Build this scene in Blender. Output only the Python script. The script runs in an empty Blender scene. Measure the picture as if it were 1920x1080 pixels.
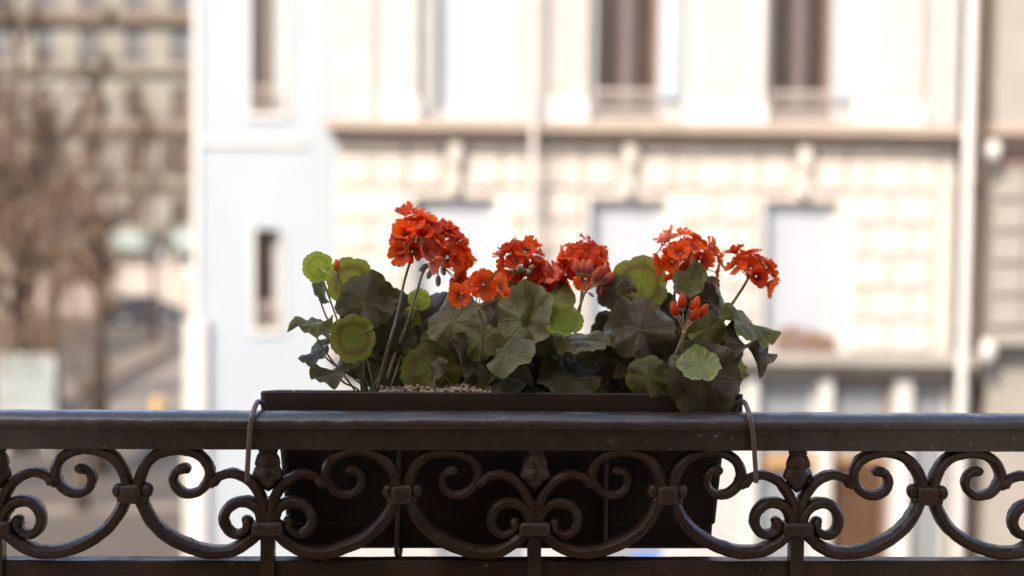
import bpy, bmesh, math, random
from math import sin, cos, pi, radians, sqrt, atan2, exp
from mathutils import Vector, Matrix, noise

random.seed(7)
scn = bpy.context.scene
COL = scn.collection
V = Vector

# ------------------------------------------------------------------ camera, world, sun, exposure
EYE = 6.2                      # the camera's height above the street
DIST = 1.80                    # from the camera to the handrail
YAW = radians(2.6); PITCH = radians(3.0); ROLL = radians(0.66)
cam_d = bpy.data.cameras.new('camera'); cam = bpy.data.objects.new('camera', cam_d); COL.objects.link(cam)
cam_d.lens = 50; cam_d.sensor_width = 36; cam_d.clip_start = 0.05; cam_d.clip_end = 500
cam.matrix_world = (Matrix.Translation((0, -DIST, EYE)) @ Matrix.Rotation(-YAW, 4, 'Z') @
                    Matrix.Rotation(pi/2 - PITCH, 4, 'X') @ Matrix.Rotation(ROLL, 4, 'Z'))
cam_d.dof.use_dof = True; cam_d.dof.focus_distance = 1.83; cam_d.dof.aperture_fstop = 2.0
cam_d.dof.aperture_blades = 9
scn.camera = cam

SUN_EL, SUN_AZ = radians(40), radians(33)
S = V((-sin(SUN_AZ)*cos(SUN_EL), -cos(SUN_AZ)*cos(SUN_EL), sin(SUN_EL)))
w = bpy.data.worlds.new('World'); scn.world = w; w.use_nodes = True
nt = w.node_tree; nt.nodes.clear()
sky = nt.nodes.new('ShaderNodeTexSky'); sky.sky_type = 'NISHITA'; sky.sun_disc = False
sky.sun_elevation = SUN_EL; sky.sun_rotation = atan2(S.x, S.y); sky.air_density = 0.75; sky.dust_density = 3.0; sky.ozone_density = 0.0
bg = nt.nodes.new('ShaderNodeBackground'); bg.inputs[1].default_value = 0.15
wo = nt.nodes.new('ShaderNodeOutputWorld')
nt.links.new(sky.outputs[0], bg.inputs[0]); nt.links.new(bg.outputs[0], wo.inputs[0])
sl = bpy.data.lights.new('sun', 'SUN'); sl.energy = 2.2; sl.angle = radians(0.5); sl.color = (1, 0.91, 0.78)
so = bpy.data.objects.new('sun', sl); COL.objects.link(so); so.rotation_euler = S.to_track_quat('Z', 'Y').to_euler()
so.location = (-10, -10, 30)
scn.view_settings.view_transform = 'Standard'; scn.view_settings.look = 'None'
scn.view_settings.exposure = 2.12; scn.view_settings.gamma = 1; scn.view_settings.use_curve_mapping = False
scn.cycles.max_bounces = 8; scn.cycles.transparent_max_bounces = 8
scn.cycles.use_denoising = True
scn.cycles.sample_clamp_indirect = 6

# ------------------------------------------------------------------ from a measured pixel to a point in the place
F = 50/36*1920
CP = cam.matrix_world.translation.copy(); CR = cam.matrix_world.to_3x3()
def ray(px, py): return CR @ V(((px-960)/F, -(py-540)/F, -1))
def at_y(px, py, y=0.0):
    d = ray(px, py); return CP + d*((y-CP.y)/d.y)
def ground(px, py, z=0.0):
    d = ray(px, py); return CP + d*((z-CP.z)/d.z)
def frame_at(depth):
    """a facade's own frame: x to the right, y away, z up, standing across the view at this distance"""
    m = Matrix.Rotation(-YAW, 4, 'Z'); o = V((0, -DIST, 0)) + (m.to_3x3() @ V((0, depth, 0)))
    return Matrix.Translation(o) @ m
def uz(px, py, depth):
    """(u, z) on the facade plane at this distance"""
    m = Matrix.Rotation(YAW, 3, 'Z'); d = m @ ray(px, py); t = depth/d.y
    return d.x*t, EYE + d.z*t

# ------------------------------------------------------------------ materials
def mat(name, col, rough=0.6, var=0.15, scale=8.0, bump=0.0, bscale=60, spec=0.5, metal=0, col2=None, coat=0, objvar=0.0,
        stretch=None, trans=0.0):
    m = bpy.data.materials.new(name); m.use_nodes = True; n = m.node_tree.nodes; l = m.node_tree.links
    b = n['Principled BSDF']; b.inputs['Roughness'].default_value = rough
    b.inputs['Specular IOR Level'].default_value = spec; b.inputs['Metallic'].default_value = metal
    b.inputs['Coat Weight'].default_value = coat; b.inputs['Transmission Weight'].default_value = trans
    tc = n.new('ShaderNodeTexCoord'); src = tc.outputs['Object']
    if stretch:
        mp = n.new('ShaderNodeMapping'); mp.inputs['Scale'].default_value = stretch
        l.new(src, mp.inputs['Vector']); src = mp.outputs['Vector']
    no = n.new('ShaderNodeTexNoise'); no.inputs['Scale'].default_value = scale; no.inputs['Detail'].default_value = 6
    no.inputs['Roughness'].default_value = 0.65
    l.new(src, no.inputs['Vector'])
    mr = n.new('ShaderNodeMapRange'); mr.inputs[1].default_value = 0.3; mr.inputs[2].default_value = 0.7
    l.new(no.outputs['Fac'], mr.inputs[0])
    mx = n.new('ShaderNodeMix'); mx.data_type = 'RGBA'; l.new(mr.outputs[0], mx.inputs[0])
    c2 = col2 or tuple(c*(1-var) for c in col); c1 = col if col2 else tuple(min(1, c*(1+var)) for c in col)
    mx.inputs[6].default_value = (*c2, 1); mx.inputs[7].default_value = (*c1, 1)
    out = mx.outputs[2]
    if objvar:
        oi = n.new('ShaderNodeObjectInfo'); r = n.new('ShaderNodeMapRange')
        r.inputs[3].default_value = 1-objvar; r.inputs[4].default_value = 1+objvar
        l.new(oi.outputs['Random'], r.inputs[0])
        hs = n.new('ShaderNodeHueSaturation'); l.new(out, hs.inputs['Color']); l.new(r.outputs[0], hs.inputs['Value'])
        out = hs.outputs[0]
    l.new(out, b.inputs['Base Color'])
    if bump:
        nb = n.new('ShaderNodeTexNoise'); nb.inputs['Scale'].default_value = bscale; nb.inputs['Detail'].default_value = 5
        l.new(src, nb.inputs['Vector'])
        bp = n.new('ShaderNodeBump'); bp.inputs['Strength'].default_value = bump; bp.inputs['Distance'].default_value = 0.002
        l.new(nb.outputs['Fac'], bp.inputs['Height']); l.new(bp.outputs[0], b.inputs['Normal'])
    return m

def iron_mat(gloss=False):
    m = mat('handrail_paint' if gloss else 'painted_iron', (0.052, 0.031, 0.015) if gloss else (0.055, 0.027, 0.011), rough=0.42, scale=22, col2=((0.024, 0.016, 0.008) if gloss else (0.028, 0.0135, 0.0055)), bump=0.55, bscale=150, spec=0.45)
    n = m.node_tree.nodes; l = m.node_tree.links; b = n['Principled BSDF']
    no = n.new('ShaderNodeTexNoise'); no.inputs['Scale'].default_value = 35; no.inputs['Detail'].default_value = 8
    tc = n.new('ShaderNodeTexCoord'); l.new(tc.outputs['Object'], no.inputs['Vector'])
    r = n.new('ShaderNodeMapRange'); r.inputs[1].default_value = .3; r.inputs[2].default_value = .7
    r.inputs[3].default_value = .28; r.inputs[4].default_value = .6
    l.new(no.outputs['Fac'], r.inputs[0]); l.new(r.outputs[0], b.inputs['Roughness'])
    if gloss: b.inputs['Coat Weight'].default_value = .8; b.inputs['Coat Roughness'].default_value = .22
    # paint chips
    v = n.new('ShaderNodeTexNoise'); v.inputs['Scale'].default_value = 120; v.inputs['Detail'].default_value = 3
    l.new(tc.outputs['Object'], v.inputs['Vector'])
    c = n.new('ShaderNodeMapRange'); c.inputs[1].default_value = .68 if gloss else .72; c.inputs[2].default_value = c.inputs[1].default_value+.02
    l.new(v.outputs['Fac'], c.inputs[0])
    mx = n.new('ShaderNodeMix'); mx.data_type = 'RGBA'; l.new(c.outputs[0], mx.inputs[0])
    old = b.inputs['Base Color'].links[0].from_socket
    l.new(old, mx.inputs[6]); mx.inputs[7].default_value = (.15, .11, .08, 1); l.new(mx.outputs[2], b.inputs['Base Color'])
    return m

def leaf_mat(name, col, edge, zone, trans=0.35, rough=0.5, zone_amt=0.6, tcol=None):
    m = bpy.data.materials.new(name); m.use_nodes = True; n = m.node_tree.nodes; l = m.node_tree.links
    b = n['Principled BSDF']; b.inputs['Roughness'].default_value = rough; b.inputs['Specular IOR Level'].default_value = 0.2; b.inputs['Sheen Weight'].default_value = .35; b.inputs['Sheen Roughness'].default_value = .45; b.inputs['Sheen Tint'].default_value = (1, .95, .75, 1)
    uv = n.new('ShaderNodeUVMap'); sp = n.new('ShaderNodeSeparateXYZ'); l.new(uv.outputs[0], sp.inputs[0])
    tc = n.new('ShaderNodeTexCoord'); no = n.new('ShaderNodeTexNoise'); no.inputs['Scale'].default_value = 70; no.inputs['Detail'].default_value = 5
    l.new(tc.outputs['Object'], no.inputs['Vector'])
    def M(op, a, b_=None, c=None):
        x = n.new('ShaderNodeMath'); x.operation = op
        for i, q in enumerate((a, b_, c)):
            if q is None: continue
            if isinstance(q, (int, float)): x.inputs[i].default_value = q
            else: l.new(q, x.inputs[i])
        return x.outputs[0]
    t = sp.outputs[0]; a = sp.outputs[1]
    tn = M('ADD', t, M('MULTIPLY', M('SUBTRACT', no.outputs['Fac'], 0.5), 0.3))
    ring = M('SUBTRACT', 1, M('MINIMUM', M('ABSOLUTE', M('DIVIDE', M('SUBTRACT', tn, 0.62), 0.17)), 1))
    ringf = M('MULTIPLY', ring, zone_amt)
    def mix(f, c1, c2):
        x = n.new('ShaderNodeMix'); x.data_type = 'RGBA'
        if isinstance(f, (int, float)): x.inputs[0].default_value = f
        else: l.new(f, x.inputs[0])
        for i, q in ((6, c1), (7, c2)):
            if isinstance(q, tuple): x.inputs[i].default_value = (*q, 1)
            else: l.new(q, x.inputs[i])
        return x.outputs[2]
    ed = n.new('ShaderNodeMapRange'); ed.inputs[1].default_value = .7; ed.inputs[2].default_value = 1.0; l.new(tn, ed.inputs[0])
    c = mix(ed.outputs[0], col, edge)
    c = mix(ringf, c, zone)
    # veins: seven fan out from the stalk and fork
    fr = M('ABSOLUTE', M('SUBTRACT', M('FRACT', M('ADD', M('MULTIPLY', a, 7), M('MULTIPLY', M('SUBTRACT', no.outputs['Fac'], .5), .5))), 0.5))
    vein = M('SUBTRACT', 1, M('MINIMUM', M('DIVIDE', M('MULTIPLY', fr, M('ADD', t, 0.05)), 0.022), 1))
    a2 = M('ADD', M('MULTIPLY', a, 14), M('MULTIPLY', M('SUBTRACT', t, .5), .5))
    fr2 = M('ABSOLUTE', M('SUBTRACT', M('FRACT', a2), 0.5))
    v2 = M('SUBTRACT', 1, M('MINIMUM', M('DIVIDE', M('MULTIPLY', fr2, t), 0.02), 1))
    v2 = M('MULTIPLY', v2, M('GREATER_THAN', t, .45))
    ve = M('MAXIMUM', vein, M('MULTIPLY', v2, .5))
    vc = tuple(min(1, q*1.9+.02) for q in col)
    c = mix(M('MULTIPLY', ve, 0.55), c, vc)
    blot = n.new('ShaderNodeTexNoise'); blot.inputs['Scale'].default_value = 26; blot.inputs['Detail'].default_value = 4
    l.new(tc.outputs['Object'], blot.inputs['Vector'])
    hs = n.new('ShaderNodeHueSaturation'); l.new(c, hs.inputs['Color'])
    l.new(M('ADD', .62, M('MULTIPLY', blot.outputs['Fac'], .76)), hs.inputs['Value'])
    c = hs.outputs[0]
    l.new(c, b.inputs['Base Color'])
    bp = n.new('ShaderNodeBump'); bp.inputs['Strength'].default_value = 1; bp.inputs['Distance'].default_value = .0022
    wr = n.new('ShaderNodeTexNoise'); wr.inputs['Scale'].default_value = 95; wr.inputs['Detail'].default_value = 2
    l.new(tc.outputs['Object'], wr.inputs['Vector'])
    l.new(M('SUBTRACT', M('MULTIPLY', wr.outputs['Fac'], .8), ve), bp.inputs['Height']); l.new(bp.outputs[0], b.inputs['Normal'])
    tr = n.new('ShaderNodeBsdfTranslucent')
    if tcol: l.new(mix(ringf, tcol, tuple(q*.5 for q in zone)), tr.inputs[0])
    else: l.new(c, tr.inputs[0])
    ms = n.new('ShaderNodeMixShader'); ms.inputs[0].default_value = trans
    l.new(b.outputs[0], ms.inputs[1]); l.new(tr.outputs[0], ms.inputs[2]); l.new(ms.outputs[0], n['Material Output'].inputs[0])
    return m

def petal_mat(name, col, dark, trans=.35):
    m = bpy.data.materials.new(name); m.use_nodes = True; n = m.node_tree.nodes; l = m.node_tree.links
    b = n['Principled BSDF']; b.inputs['Roughness'].default_value = .5; b.inputs['Specular IOR Level'].default_value = .35
    b.inputs['Sheen Weight'].default_value = .15; b.inputs['Sheen Tint'].default_value = (1, .55, .4, 1)
    uv = n.new('ShaderNodeUVMap'); sp = n.new('ShaderNodeSeparateXYZ'); l.new(uv.outputs[0], sp.inputs[0])
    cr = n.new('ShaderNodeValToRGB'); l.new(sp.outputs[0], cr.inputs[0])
    e = cr.color_ramp.elements; e[0].position = .05; e[0].color = (.10, .05, .02, 1); e[1].position = 1; e[1].color = (.97, .22, .045, 1)  # paler outer stop paints the pinkish rim light onto the petal edges
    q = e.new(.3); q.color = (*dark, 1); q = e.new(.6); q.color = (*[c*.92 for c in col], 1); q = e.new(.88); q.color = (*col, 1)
    oi = n.new('ShaderNodeObjectInfo'); r = n.new('ShaderNodeMapRange'); r.inputs[3].default_value = .68; r.inputs[4].default_value = 1.3
    l.new(oi.outputs['Random'], r.inputs[0]); hs = n.new('ShaderNodeHueSaturation')
    l.new(cr.outputs[0], hs.inputs['Color']); l.new(r.outputs[0], hs.inputs['Value'])
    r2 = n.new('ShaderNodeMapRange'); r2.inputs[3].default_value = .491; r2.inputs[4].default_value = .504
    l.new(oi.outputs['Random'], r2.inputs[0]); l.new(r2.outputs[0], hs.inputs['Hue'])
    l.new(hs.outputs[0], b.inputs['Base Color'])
    tr = n.new('ShaderNodeBsdfTranslucent'); l.new(hs.outputs[0], tr.inputs[0])
    ms = n.new('ShaderNodeMixShader'); ms.inputs[0].default_value = trans
    l.new(b.outputs[0], ms.inputs[1]); l.new(tr.outputs[0], ms.inputs[2]); l.new(ms.outputs[0], n['Material Output'].inputs[0])
    return m

MT = dict(
    iron=iron_mat(),
    handrail=iron_mat(True),
    wire=mat('wire', (.16, .12, .10), .35, scale=60, bump=.2, spec=.6, metal=.3),
    planter=mat('planter_plastic', (.044, .024, .011), .6, .12, 14, bump=.25, bscale=220, spec=.35, col2=(.026, .013, .006)),
    soil=mat('soil', (.06, .035, .02), .95, .5, 90, bump=1, bscale=120),
    pebble=mat('pebble', (.62, .50, .34), .8, .25, 130, col2=(.16, .09, .045), objvar=.1, bump=.3),
    stem=mat('stem', (.22, .20, .10), .5, .3, 60),
    stem_dark=mat('stem_dark', (.13, .10, .06), .5, .3, 60),
    pedicel=mat('pedicel', (.50, .33, .17), .5, .25, 90),
    calyx=mat('calyx', (.30, .36, .24), .55, .3, 120),
    stone=mat('stone', (0.279, 0.2511, 0.2195), .85, .10, 1.6, bump=.3, bscale=9, objvar=.05),
    stone_cool=mat('stone_cool', (0.2185, 0.212, 0.2027), .85, .08, 1.3, bump=.3, bscale=9, objvar=.03),
    stone_tan=mat('stone_tan', (.20, .160, .125), .85, .12, 1.5, bump=.3, bscale=9),
    stone_grey=mat('stone_grey', (0.1596, 0.1445, 0.126), .85, .12, 1.5, bump=.3, bscale=9),
    render_white=mat('white_render', (0.1773, 0.1973, 0.2173), .9, .03, 1.0, bump=.2, bscale=12),
    trim_white=mat('white_trim', (0.2893, 0.2815, 0.2659), .6, .04, 2),
    pipe=mat('pipe_paint', (0.324, 0.32, 0.3078), .45, .05, 4),
    pipe_rose=mat('pipe_rose', (.25, .225, .21), .5, .08, 4),
    glass_dark=mat('dark_glass', (.022, .013, .010), .3, .2, 2, spec=.2),
    glass_brown=mat('brown_glass', (.05, .028, .015), .2, .3, 3, spec=.5),
    glass_pale=mat('pale_glass', (0.128, 0.1376, 0.1472), .25, .06, 2, spec=.5),
    blind=mat('blind', (0.1915, 0.203, 0.2183), .7, .03, 2),
    curtain=mat('curtain', (.05, .045, .05), .8, .15, 5),
    frame_brown=mat('frame_brown', (.10, .06, .045), .5, .15, 6),
    shutter=mat('shutter', (0.2016, 0.2251, 0.2486), .6, .05, 5),
    grille=mat('grille', (.22, .19, .17), .5, .2, 9),
    ochre=mat('ochre_board', (.20, .11, .045), .6, .15, 4),
    gap=mat('recess_shade_brown', (.075, .048, .035), .9, .1, 2),  # dark brown puts the recess's shade into the base colour
    asphalt=mat('asphalt', (0.0368, 0.0272, 0.0184), .9, .15, .8, bump=.4, bscale=50),
    paving=mat('paving', (.085, .065, .047), .9, .15, 1.2, bump=.3, bscale=30),
    kerb=mat('kerb_stone', (0.1105, 0.0892, 0.068), .85, .12, 2),
    far_stone=mat('far_stone', (0.1246, 0.1148, 0.0984), .85, .16, .5),
    far_trim=mat('far_trim', (0.0748, 0.0528, 0.0352), .85, .16, .8),
    far_window=mat('far_window', (0.049, 0.0595, 0.077), .3, .3, 1),
    far_brown=mat('far_brown', (0.051, 0.0312, 0.0204), .4, .3, 1),
    zinc=mat('zinc_roof', (.20, .22, .25), .5, .15, 1),
    teal=mat('teal_awning', (.11, .13, .12), .7, .1, 3),
    hoarding=mat('hoarding', (.22, .19, .165), .8, .06, .8),
    bark=mat('bark', (.045, .028, .018), .9, .35, 6, bump=.6, bscale=30),
    twig=mat('twig', (.062, .038, .024), .9, .3, 3),
    dryleaf=mat('dry_leaf', (.090, .050, .024), .8, .4, .9),
    carpaint=mat('car_paint', (.016, .013, .014), .4, .1, 2, coat=.15),
    tyre=mat('tyre', (.02, .018, .017), .8, .1, 9),
    rim=mat('rim', (.4, .4, .4), .3, .1, 9, metal=.8),
    chrome=mat('lamp_glass', (.6, .6, .6), .2, .1, 9),
    board=mat('notice_board', (0.1584, 0.18, 0.18), .5, .10, 6, stretch=(1, 1, 6)),
    yellow=mat('yellow_paint', (.75, .50, .14), .5, .1, 6),
    blue=mat('blue_board', (.02, .11, .42), .5, .1, 6),
    wallb=mat('own_wall', (.84, .64, .43), .9, .1, 2),
    flowerbox=mat('flowerbox_moss', (.15, .075, .028), .9, .4, 9),
    petal=petal_mat('petal', (.95, .125, .008), (.55, .045, .004), .58),
    petal_pink=petal_mat('petal_pink', (.80, .21, .12), (.60, .10, .04), .3),
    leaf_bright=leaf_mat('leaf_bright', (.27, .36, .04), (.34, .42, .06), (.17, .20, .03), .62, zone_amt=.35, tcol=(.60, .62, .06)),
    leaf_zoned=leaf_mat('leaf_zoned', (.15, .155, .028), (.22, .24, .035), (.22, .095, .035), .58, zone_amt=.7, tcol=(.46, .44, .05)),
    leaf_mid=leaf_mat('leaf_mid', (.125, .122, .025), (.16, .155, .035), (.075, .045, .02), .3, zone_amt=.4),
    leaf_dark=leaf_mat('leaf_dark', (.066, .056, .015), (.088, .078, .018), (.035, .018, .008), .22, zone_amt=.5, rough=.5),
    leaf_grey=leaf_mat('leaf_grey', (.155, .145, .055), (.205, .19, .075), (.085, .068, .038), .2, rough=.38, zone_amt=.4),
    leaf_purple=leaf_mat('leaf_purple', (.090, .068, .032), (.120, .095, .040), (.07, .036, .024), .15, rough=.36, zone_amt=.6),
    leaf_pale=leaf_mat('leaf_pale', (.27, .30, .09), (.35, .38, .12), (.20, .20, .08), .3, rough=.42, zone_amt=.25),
)

# ------------------------------------------------------------------ object helpers
def link(name, me, parent=None, mats=None, loc=None):
    o = bpy.data.objects.new(name, me); COL.objects.link(o)
    if parent: o.parent = parent
    if loc is not None: o.location = loc
    if mats:
        for m in (mats if isinstance(mats, (list, tuple)) else [mats]):
            if me.materials.find(m.name) < 0: me.materials.append(m)
    return o
def tag(o, label=None, cat=None, group=None, kind=None):
    if label: o['label'] = label
    if cat: o['category'] = cat
    if group: o['group'] = group
    if kind: o['kind'] = kind
    return o
def empty(name, loc=(0, 0, 0), label=None, cat=None, group=None, matrix=None):
    o = bpy.data.objects.new(name, None); COL.objects.link(o); o.empty_display_size = .1
    if matrix is not None: o.matrix_world = matrix
    else: o.location = loc
    return tag(o, label, cat, group)
def smooth(me, ang=None):
    for p in me.polygons: p.use_smooth = True
    if ang:
        try: me.set_sharp_from_angle(angle=radians(ang))
        except Exception: pass

class MB:
    def __init__(s): s.v = []; s.f = []; s.m = []
    def quad(s, a, b, c, d, m=0):
        i = len(s.v); s.v += [tuple(a), tuple(b), tuple(c), tuple(d)]; s.f.append((i, i+1, i+2, i+3)); s.m.append(m)
    def box(s, x0, x1, y0, y1, z0, z1, m=0, rz=0, c=None):
        i = len(s.v)
        P = [(x0,y0,z0),(x1,y0,z0),(x1,y1,z0),(x0,y1,z0),(x0,y0,z1),(x1,y0,z1),(x1,y1,z1),(x0,y1,z1)]
        if rz:
            cx, cy = c or ((x0+x1)/2, (y0+y1)/2)
            P = [(cx+(x-cx)*cos(rz)-(y-cy)*sin(rz), cy+(x-cx)*sin(rz)+(y-cy)*cos(rz), z) for x, y, z in P]
        s.v += P
        for f in ((0,3,2,1),(4,5,6,7),(0,1,5,4),(1,2,6,5),(2,3,7,6),(3,0,4,7)): s.f.append(tuple(i+k for k in f)); s.m.append(m)
        return s
    def tube(s, pts, radii, n=8, m=0, cap=True):
        pts = [V(p) for p in pts]
        if isinstance(radii, (int, float)): radii = [radii]*len(pts)
        i0 = len(s.v); T0 = (pts[1]-pts[0]).normalized()
        N = T0.orthogonal().normalized()
        for k, p in enumerate(pts):
            T = (pts[min(k+1, len(pts)-1)]-pts[max(k-1, 0)]).normalized()
            N = (N - T*N.dot(T))
            N = N.normalized() if N.length > 1e-6 else T.orthogonal().normalized()
            B = T.cross(N)
            for j in range(n):
                a = 2*pi*j/n; s.v.append(tuple(p + (N*cos(a)+B*sin(a))*radii[k]))
        for k in range(len(pts)-1):
            for j in range(n):
                a = i0+k*n+j; b = i0+k*n+(j+1) % n
                s.f.append((a, b, b+n, a+n)); s.m.append(m)
        if cap:
            s.f.append(tuple(i0+j for j in reversed(range(n)))); s.m.append(m)
            e = i0+(len(pts)-1)*n; s.f.append(tuple(e+j for j in range(n))); s.m.append(m)
        return s
    def ball(s, c, r, nu=10, nv=7, m=0, axis=None, fn=None):
        """an ellipsoid; r = (rx, ry, rz) in the axis frame whose z is axis"""
        if isinstance(r, (int, float)): r = (r, r, r)
        q = (V(axis).to_track_quat('Z', 'Y') if axis else None); i0 = len(s.v); c = V(c)
        for k in range(nv+1):
            ph = pi*k/nv
            for j in range(nu):
                th = 2*pi*j/nu; p = V((sin(ph)*cos(th)*r[0], sin(ph)*sin(th)*r[1], -cos(ph)*r[2]))
                if fn: p = fn(p)
                if q: p = q @ p
                s.v.append(tuple(c+p))
        for k in range(nv):
            for j in range(nu):
                a = i0+k*nu+j; b = i0+k*nu+(j+1) % nu; s.f.append((a, b, b+nu, a+nu)); s.m.append(m)
        return s
    def mesh(s, name):
        me = bpy.data.meshes.new(name); me.from_pydata(s.v, [], s.f)
        if any(s.m): me.polygons.foreach_set('material_index', s.m)
        me.update(); return me
    def build(s, name, mats, parent=None, sm=False, ang=None, loc=None):
        me = s.mesh(name)
        if sm: smooth(me, ang)
        return link(name, me, parent, mats, loc)

def bevel_box(dx, dy, dz, bev, seg=2):
    bm = bmesh.new(); bmesh.ops.create_cube(bm, size=1); bmesh.ops.scale(bm, vec=(dx, dy, dz), verts=bm.verts)
    bmesh.ops.bevel(bm, geom=bm.edges[:], offset=bev, segments=seg, affect='EDGES', profile=.5)
    return bm

def catmull(P, per=8):
    out = []
    Q = [P[0]] + list(P) + [P[-1]]
    for i in range(1, len(Q)-2):
        a, b, c, d = Q[i-1], Q[i], Q[i+1], Q[i+2]
        for k in range(per):
            t = k/per
            out.append(tuple(.5*((2*b[j])+(-a[j]+c[j])*t+(2*a[j]-5*b[j]+4*c[j]-d[j])*t*t+(-a[j]+3*b[j]-3*c[j]+d[j])*t**3) for j in range(len(b))))
    out.append(tuple(P[-1])); return out

# ================================================================== SETTING
GR = MB(); g = 260
GR.box(-g, g, -g, g, -.5, 0).build('ground', MT['asphalt'])['kind'] = 'structure'

# own building behind and round the camera: the balcony wall shades the balcony
def wall_holes(mb, u0, u1, z0, z1, y0, y1, holes, m=0):
    us = sorted({u0, u1, *[h[0] for h in holes], *[h[1] for h in holes]}); us = [u for u in us if u0 <= u <= u1]
    for a, b in zip(us, us[1:]):
        cut = sorted([(h[2], h[3]) for h in holes if h[0] < (a+b)/2 < h[1]])
        z = z0
        for c0, c1 in cut:
            if c0 > z: mb.box(a, b, y0, y1, z, c0, m)
            z = max(z, c1)
        if z < z1: mb.box(a, b, y0, y1, z, z1, m)
FLOOR = EYE - 1.32
b = MB(); wall_holes(b, -24, 24, 0, EYE+1.62, -1.35, -1.02, [(-.75, .75, FLOOR, FLOOR+2.5)])
ob = b.build('balcony_wall', MT['wallb']); ob['kind'] = 'structure'
b = MB(); b.box(-2.6, -2.5, -4.6, -1.36, FLOOR, FLOOR+2.7); b.box(2.5, 2.6, -4.6, -1.36, FLOOR, FLOOR+2.7)
b.box(-2.6, 2.6, -4.7, -4.6, FLOOR, FLOOR+2.7); b.build('room_wall', MT['wallb'])['kind'] = 'structure'
MB().box(-2.6, 2.6, -4.7, -1.36, FLOOR-.2, FLOOR-.002).build('room_floor', MT['frame_brown'])['kind'] = 'structure'
MB().box(-2.6, 2.6, -4.7, -1.36, FLOOR+2.702, FLOOR+2.85).build('room_ceiling', MT['wallb'])['kind'] = 'structure'
MB().box(-3, 3, -1.018, .12, FLOOR-.22, FLOOR-.03).build('balcony_floor', MT['wallb'])['kind'] = 'structure'

# ---------------------------------------------------------------- opposite house
D0 = 20.0
A = frame_at(D0)
def U(px, py=400): return uz(px, py, D0)[0]
def Z(py, px=960): return uz(px, py, D0)[1]
house = empty('stone_house', matrix=A, label='cream stone apartment house with a long ledge, pilasters and tall windows across the street', cat='house')
uL, uR = U(632), U(1792)
zc0, zc1 = Z(262), Z(228)          # cornice
zl0, zl1 = Z(682), Z(652)          # lower ledge
TOP = 13.5
up = [(U(1118,100), U(1236,100)), (U(1446,100), U(1562,100)), (U(815,100), U(958,100))]   # upper windows
mid = [(U(1106), U(1250)), (U(1434), U(1574)), (U(776), U(930))]
zm0, zm1 = Z(648), Z(372)
zu0, zu1 = Z(216), 10.6
shop = [(U(1420,800), U(1532,800)), (U(1560,800), U(1672,800)), (U(1708,800), U(1786,800)),
        (U(1110,800), U(1260,800)), (U(820,800), U(1000,800))]
zs0, zs1 = .9, Z(706)
b = MB()
wall_holes(b, uL, uR, zc1, TOP, .06, .5, [(a, c, zu0, zu1) for a, c in up])
b.build('wall', MT['stone_cool'], house).name = 'wall'
b = MB()
wall_holes(b, uL, uR, zl1, zc0, .05, .5, [(a, c, zm0, zm1) for a, c in mid])
b.build('wall', MT['stone'], house)
b = MB()
wall_holes(b, uL, uR, 0, zl0, .05, .5, [(a, c, zs0, zs1) for a, c in shop])
b.build('wall', MT['stone_cool'], house)
MB().box(uL, uR, .5, 8, .0, TOP).build('rear_block', MT['gap'], house)
# cornice: stepped profile, runs a little past both ends
b = MB(); e = .14
b.box(uL-e, uR-.02, -.34, .5, zc0+.12, zc1); b.box(uL-e*.7, uR-.04, -.24, .5, zc0+.05, zc0+.12)
b.box(uL-e*.4, uR-.06, -.12, .5, zc0-.05, zc0+.05)
b.build('cornice', MT['stone_tan'], house)
b = MB(); b.box(uL-.08, uR+.25, -.40, .5, zl0+.08, zl1); b.box(uL-.05, uR+.2, -.2, .5, zl0-.08, zl0+.08)
b.build('ledge', MT['stone_grey'], house)
b = MB(); b.box(uL-.02, uR, -.05, .05, Z(702), zl0-.08); b.build('frieze_or_shade', MT['stone_tan'], house)
# ashlar courses of the middle storey
pitch = .45; bid = 0; meshes = {}
def block(u0, u1, z0, z1, m='stone', y=0.0):
    w_, h_ = round(u1-u0, 2), round(z1-z0, 2)
    k = (w_, h_, m, y)
    if k not in meshes:
        bm = bevel_box(w_, .075, h_, .018, 1); me = bpy.data.meshes.new('stone_block'); bm.to_mesh(me); bm.free(); me.materials.append(MT[m]); meshes[k] = me
    o = link('stone_block', meshes[k], house); o.location = ((u0+u1)/2, .01+y, (z0+z1)/2)
segs = [(uL+.01, mid[2][0]-.10), (mid[2][1]+.10, mid[0][0]-.10), (mid[0][1]+.10, mid[1][0]-.10), (mid[1][1]+.12, uR-.30)]
zt = zc0-.09; row = 0; z = zl1+.02
while z < zt-.1:
    z2 = min(z+pitch-.036, zt)
    for (a, c) in segs:
        L = c-a; n = max(1, round(L/.72)); off = (row % 2)*.5
        cuts = [a] + [a+(k+off)*L/n for k in range(0 if off else 1, n)] + [c]
        for p, q in zip(cuts, cuts[1:]):
            if q-p > .12: block(p, q-.022, z, z2)
    if z > zm1+.08:
        for (a, c) in mid:
            cx = (a+c)/2
            block(a-.065, cx-.2, z, z2); block(cx+.2, c+.065, z, z2)
    z += pitch; row += 1
# consoles over the middle windows, carrying the ledge
for (a, c) in mid + [(U(1700), U(1740)), (uL+.3, uL+.5)]:
    cx = (a+c)/2; b = MB()
    if c-a > .5:
        b.box(cx-.08, cx+.08, -.15, .06, zc0-.35, zc0-.055); b.box(cx-.06, cx+.06, -.09, .06, zm1+.10, zc0-.35)
        b.build('console', MT['stone'], house)
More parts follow.
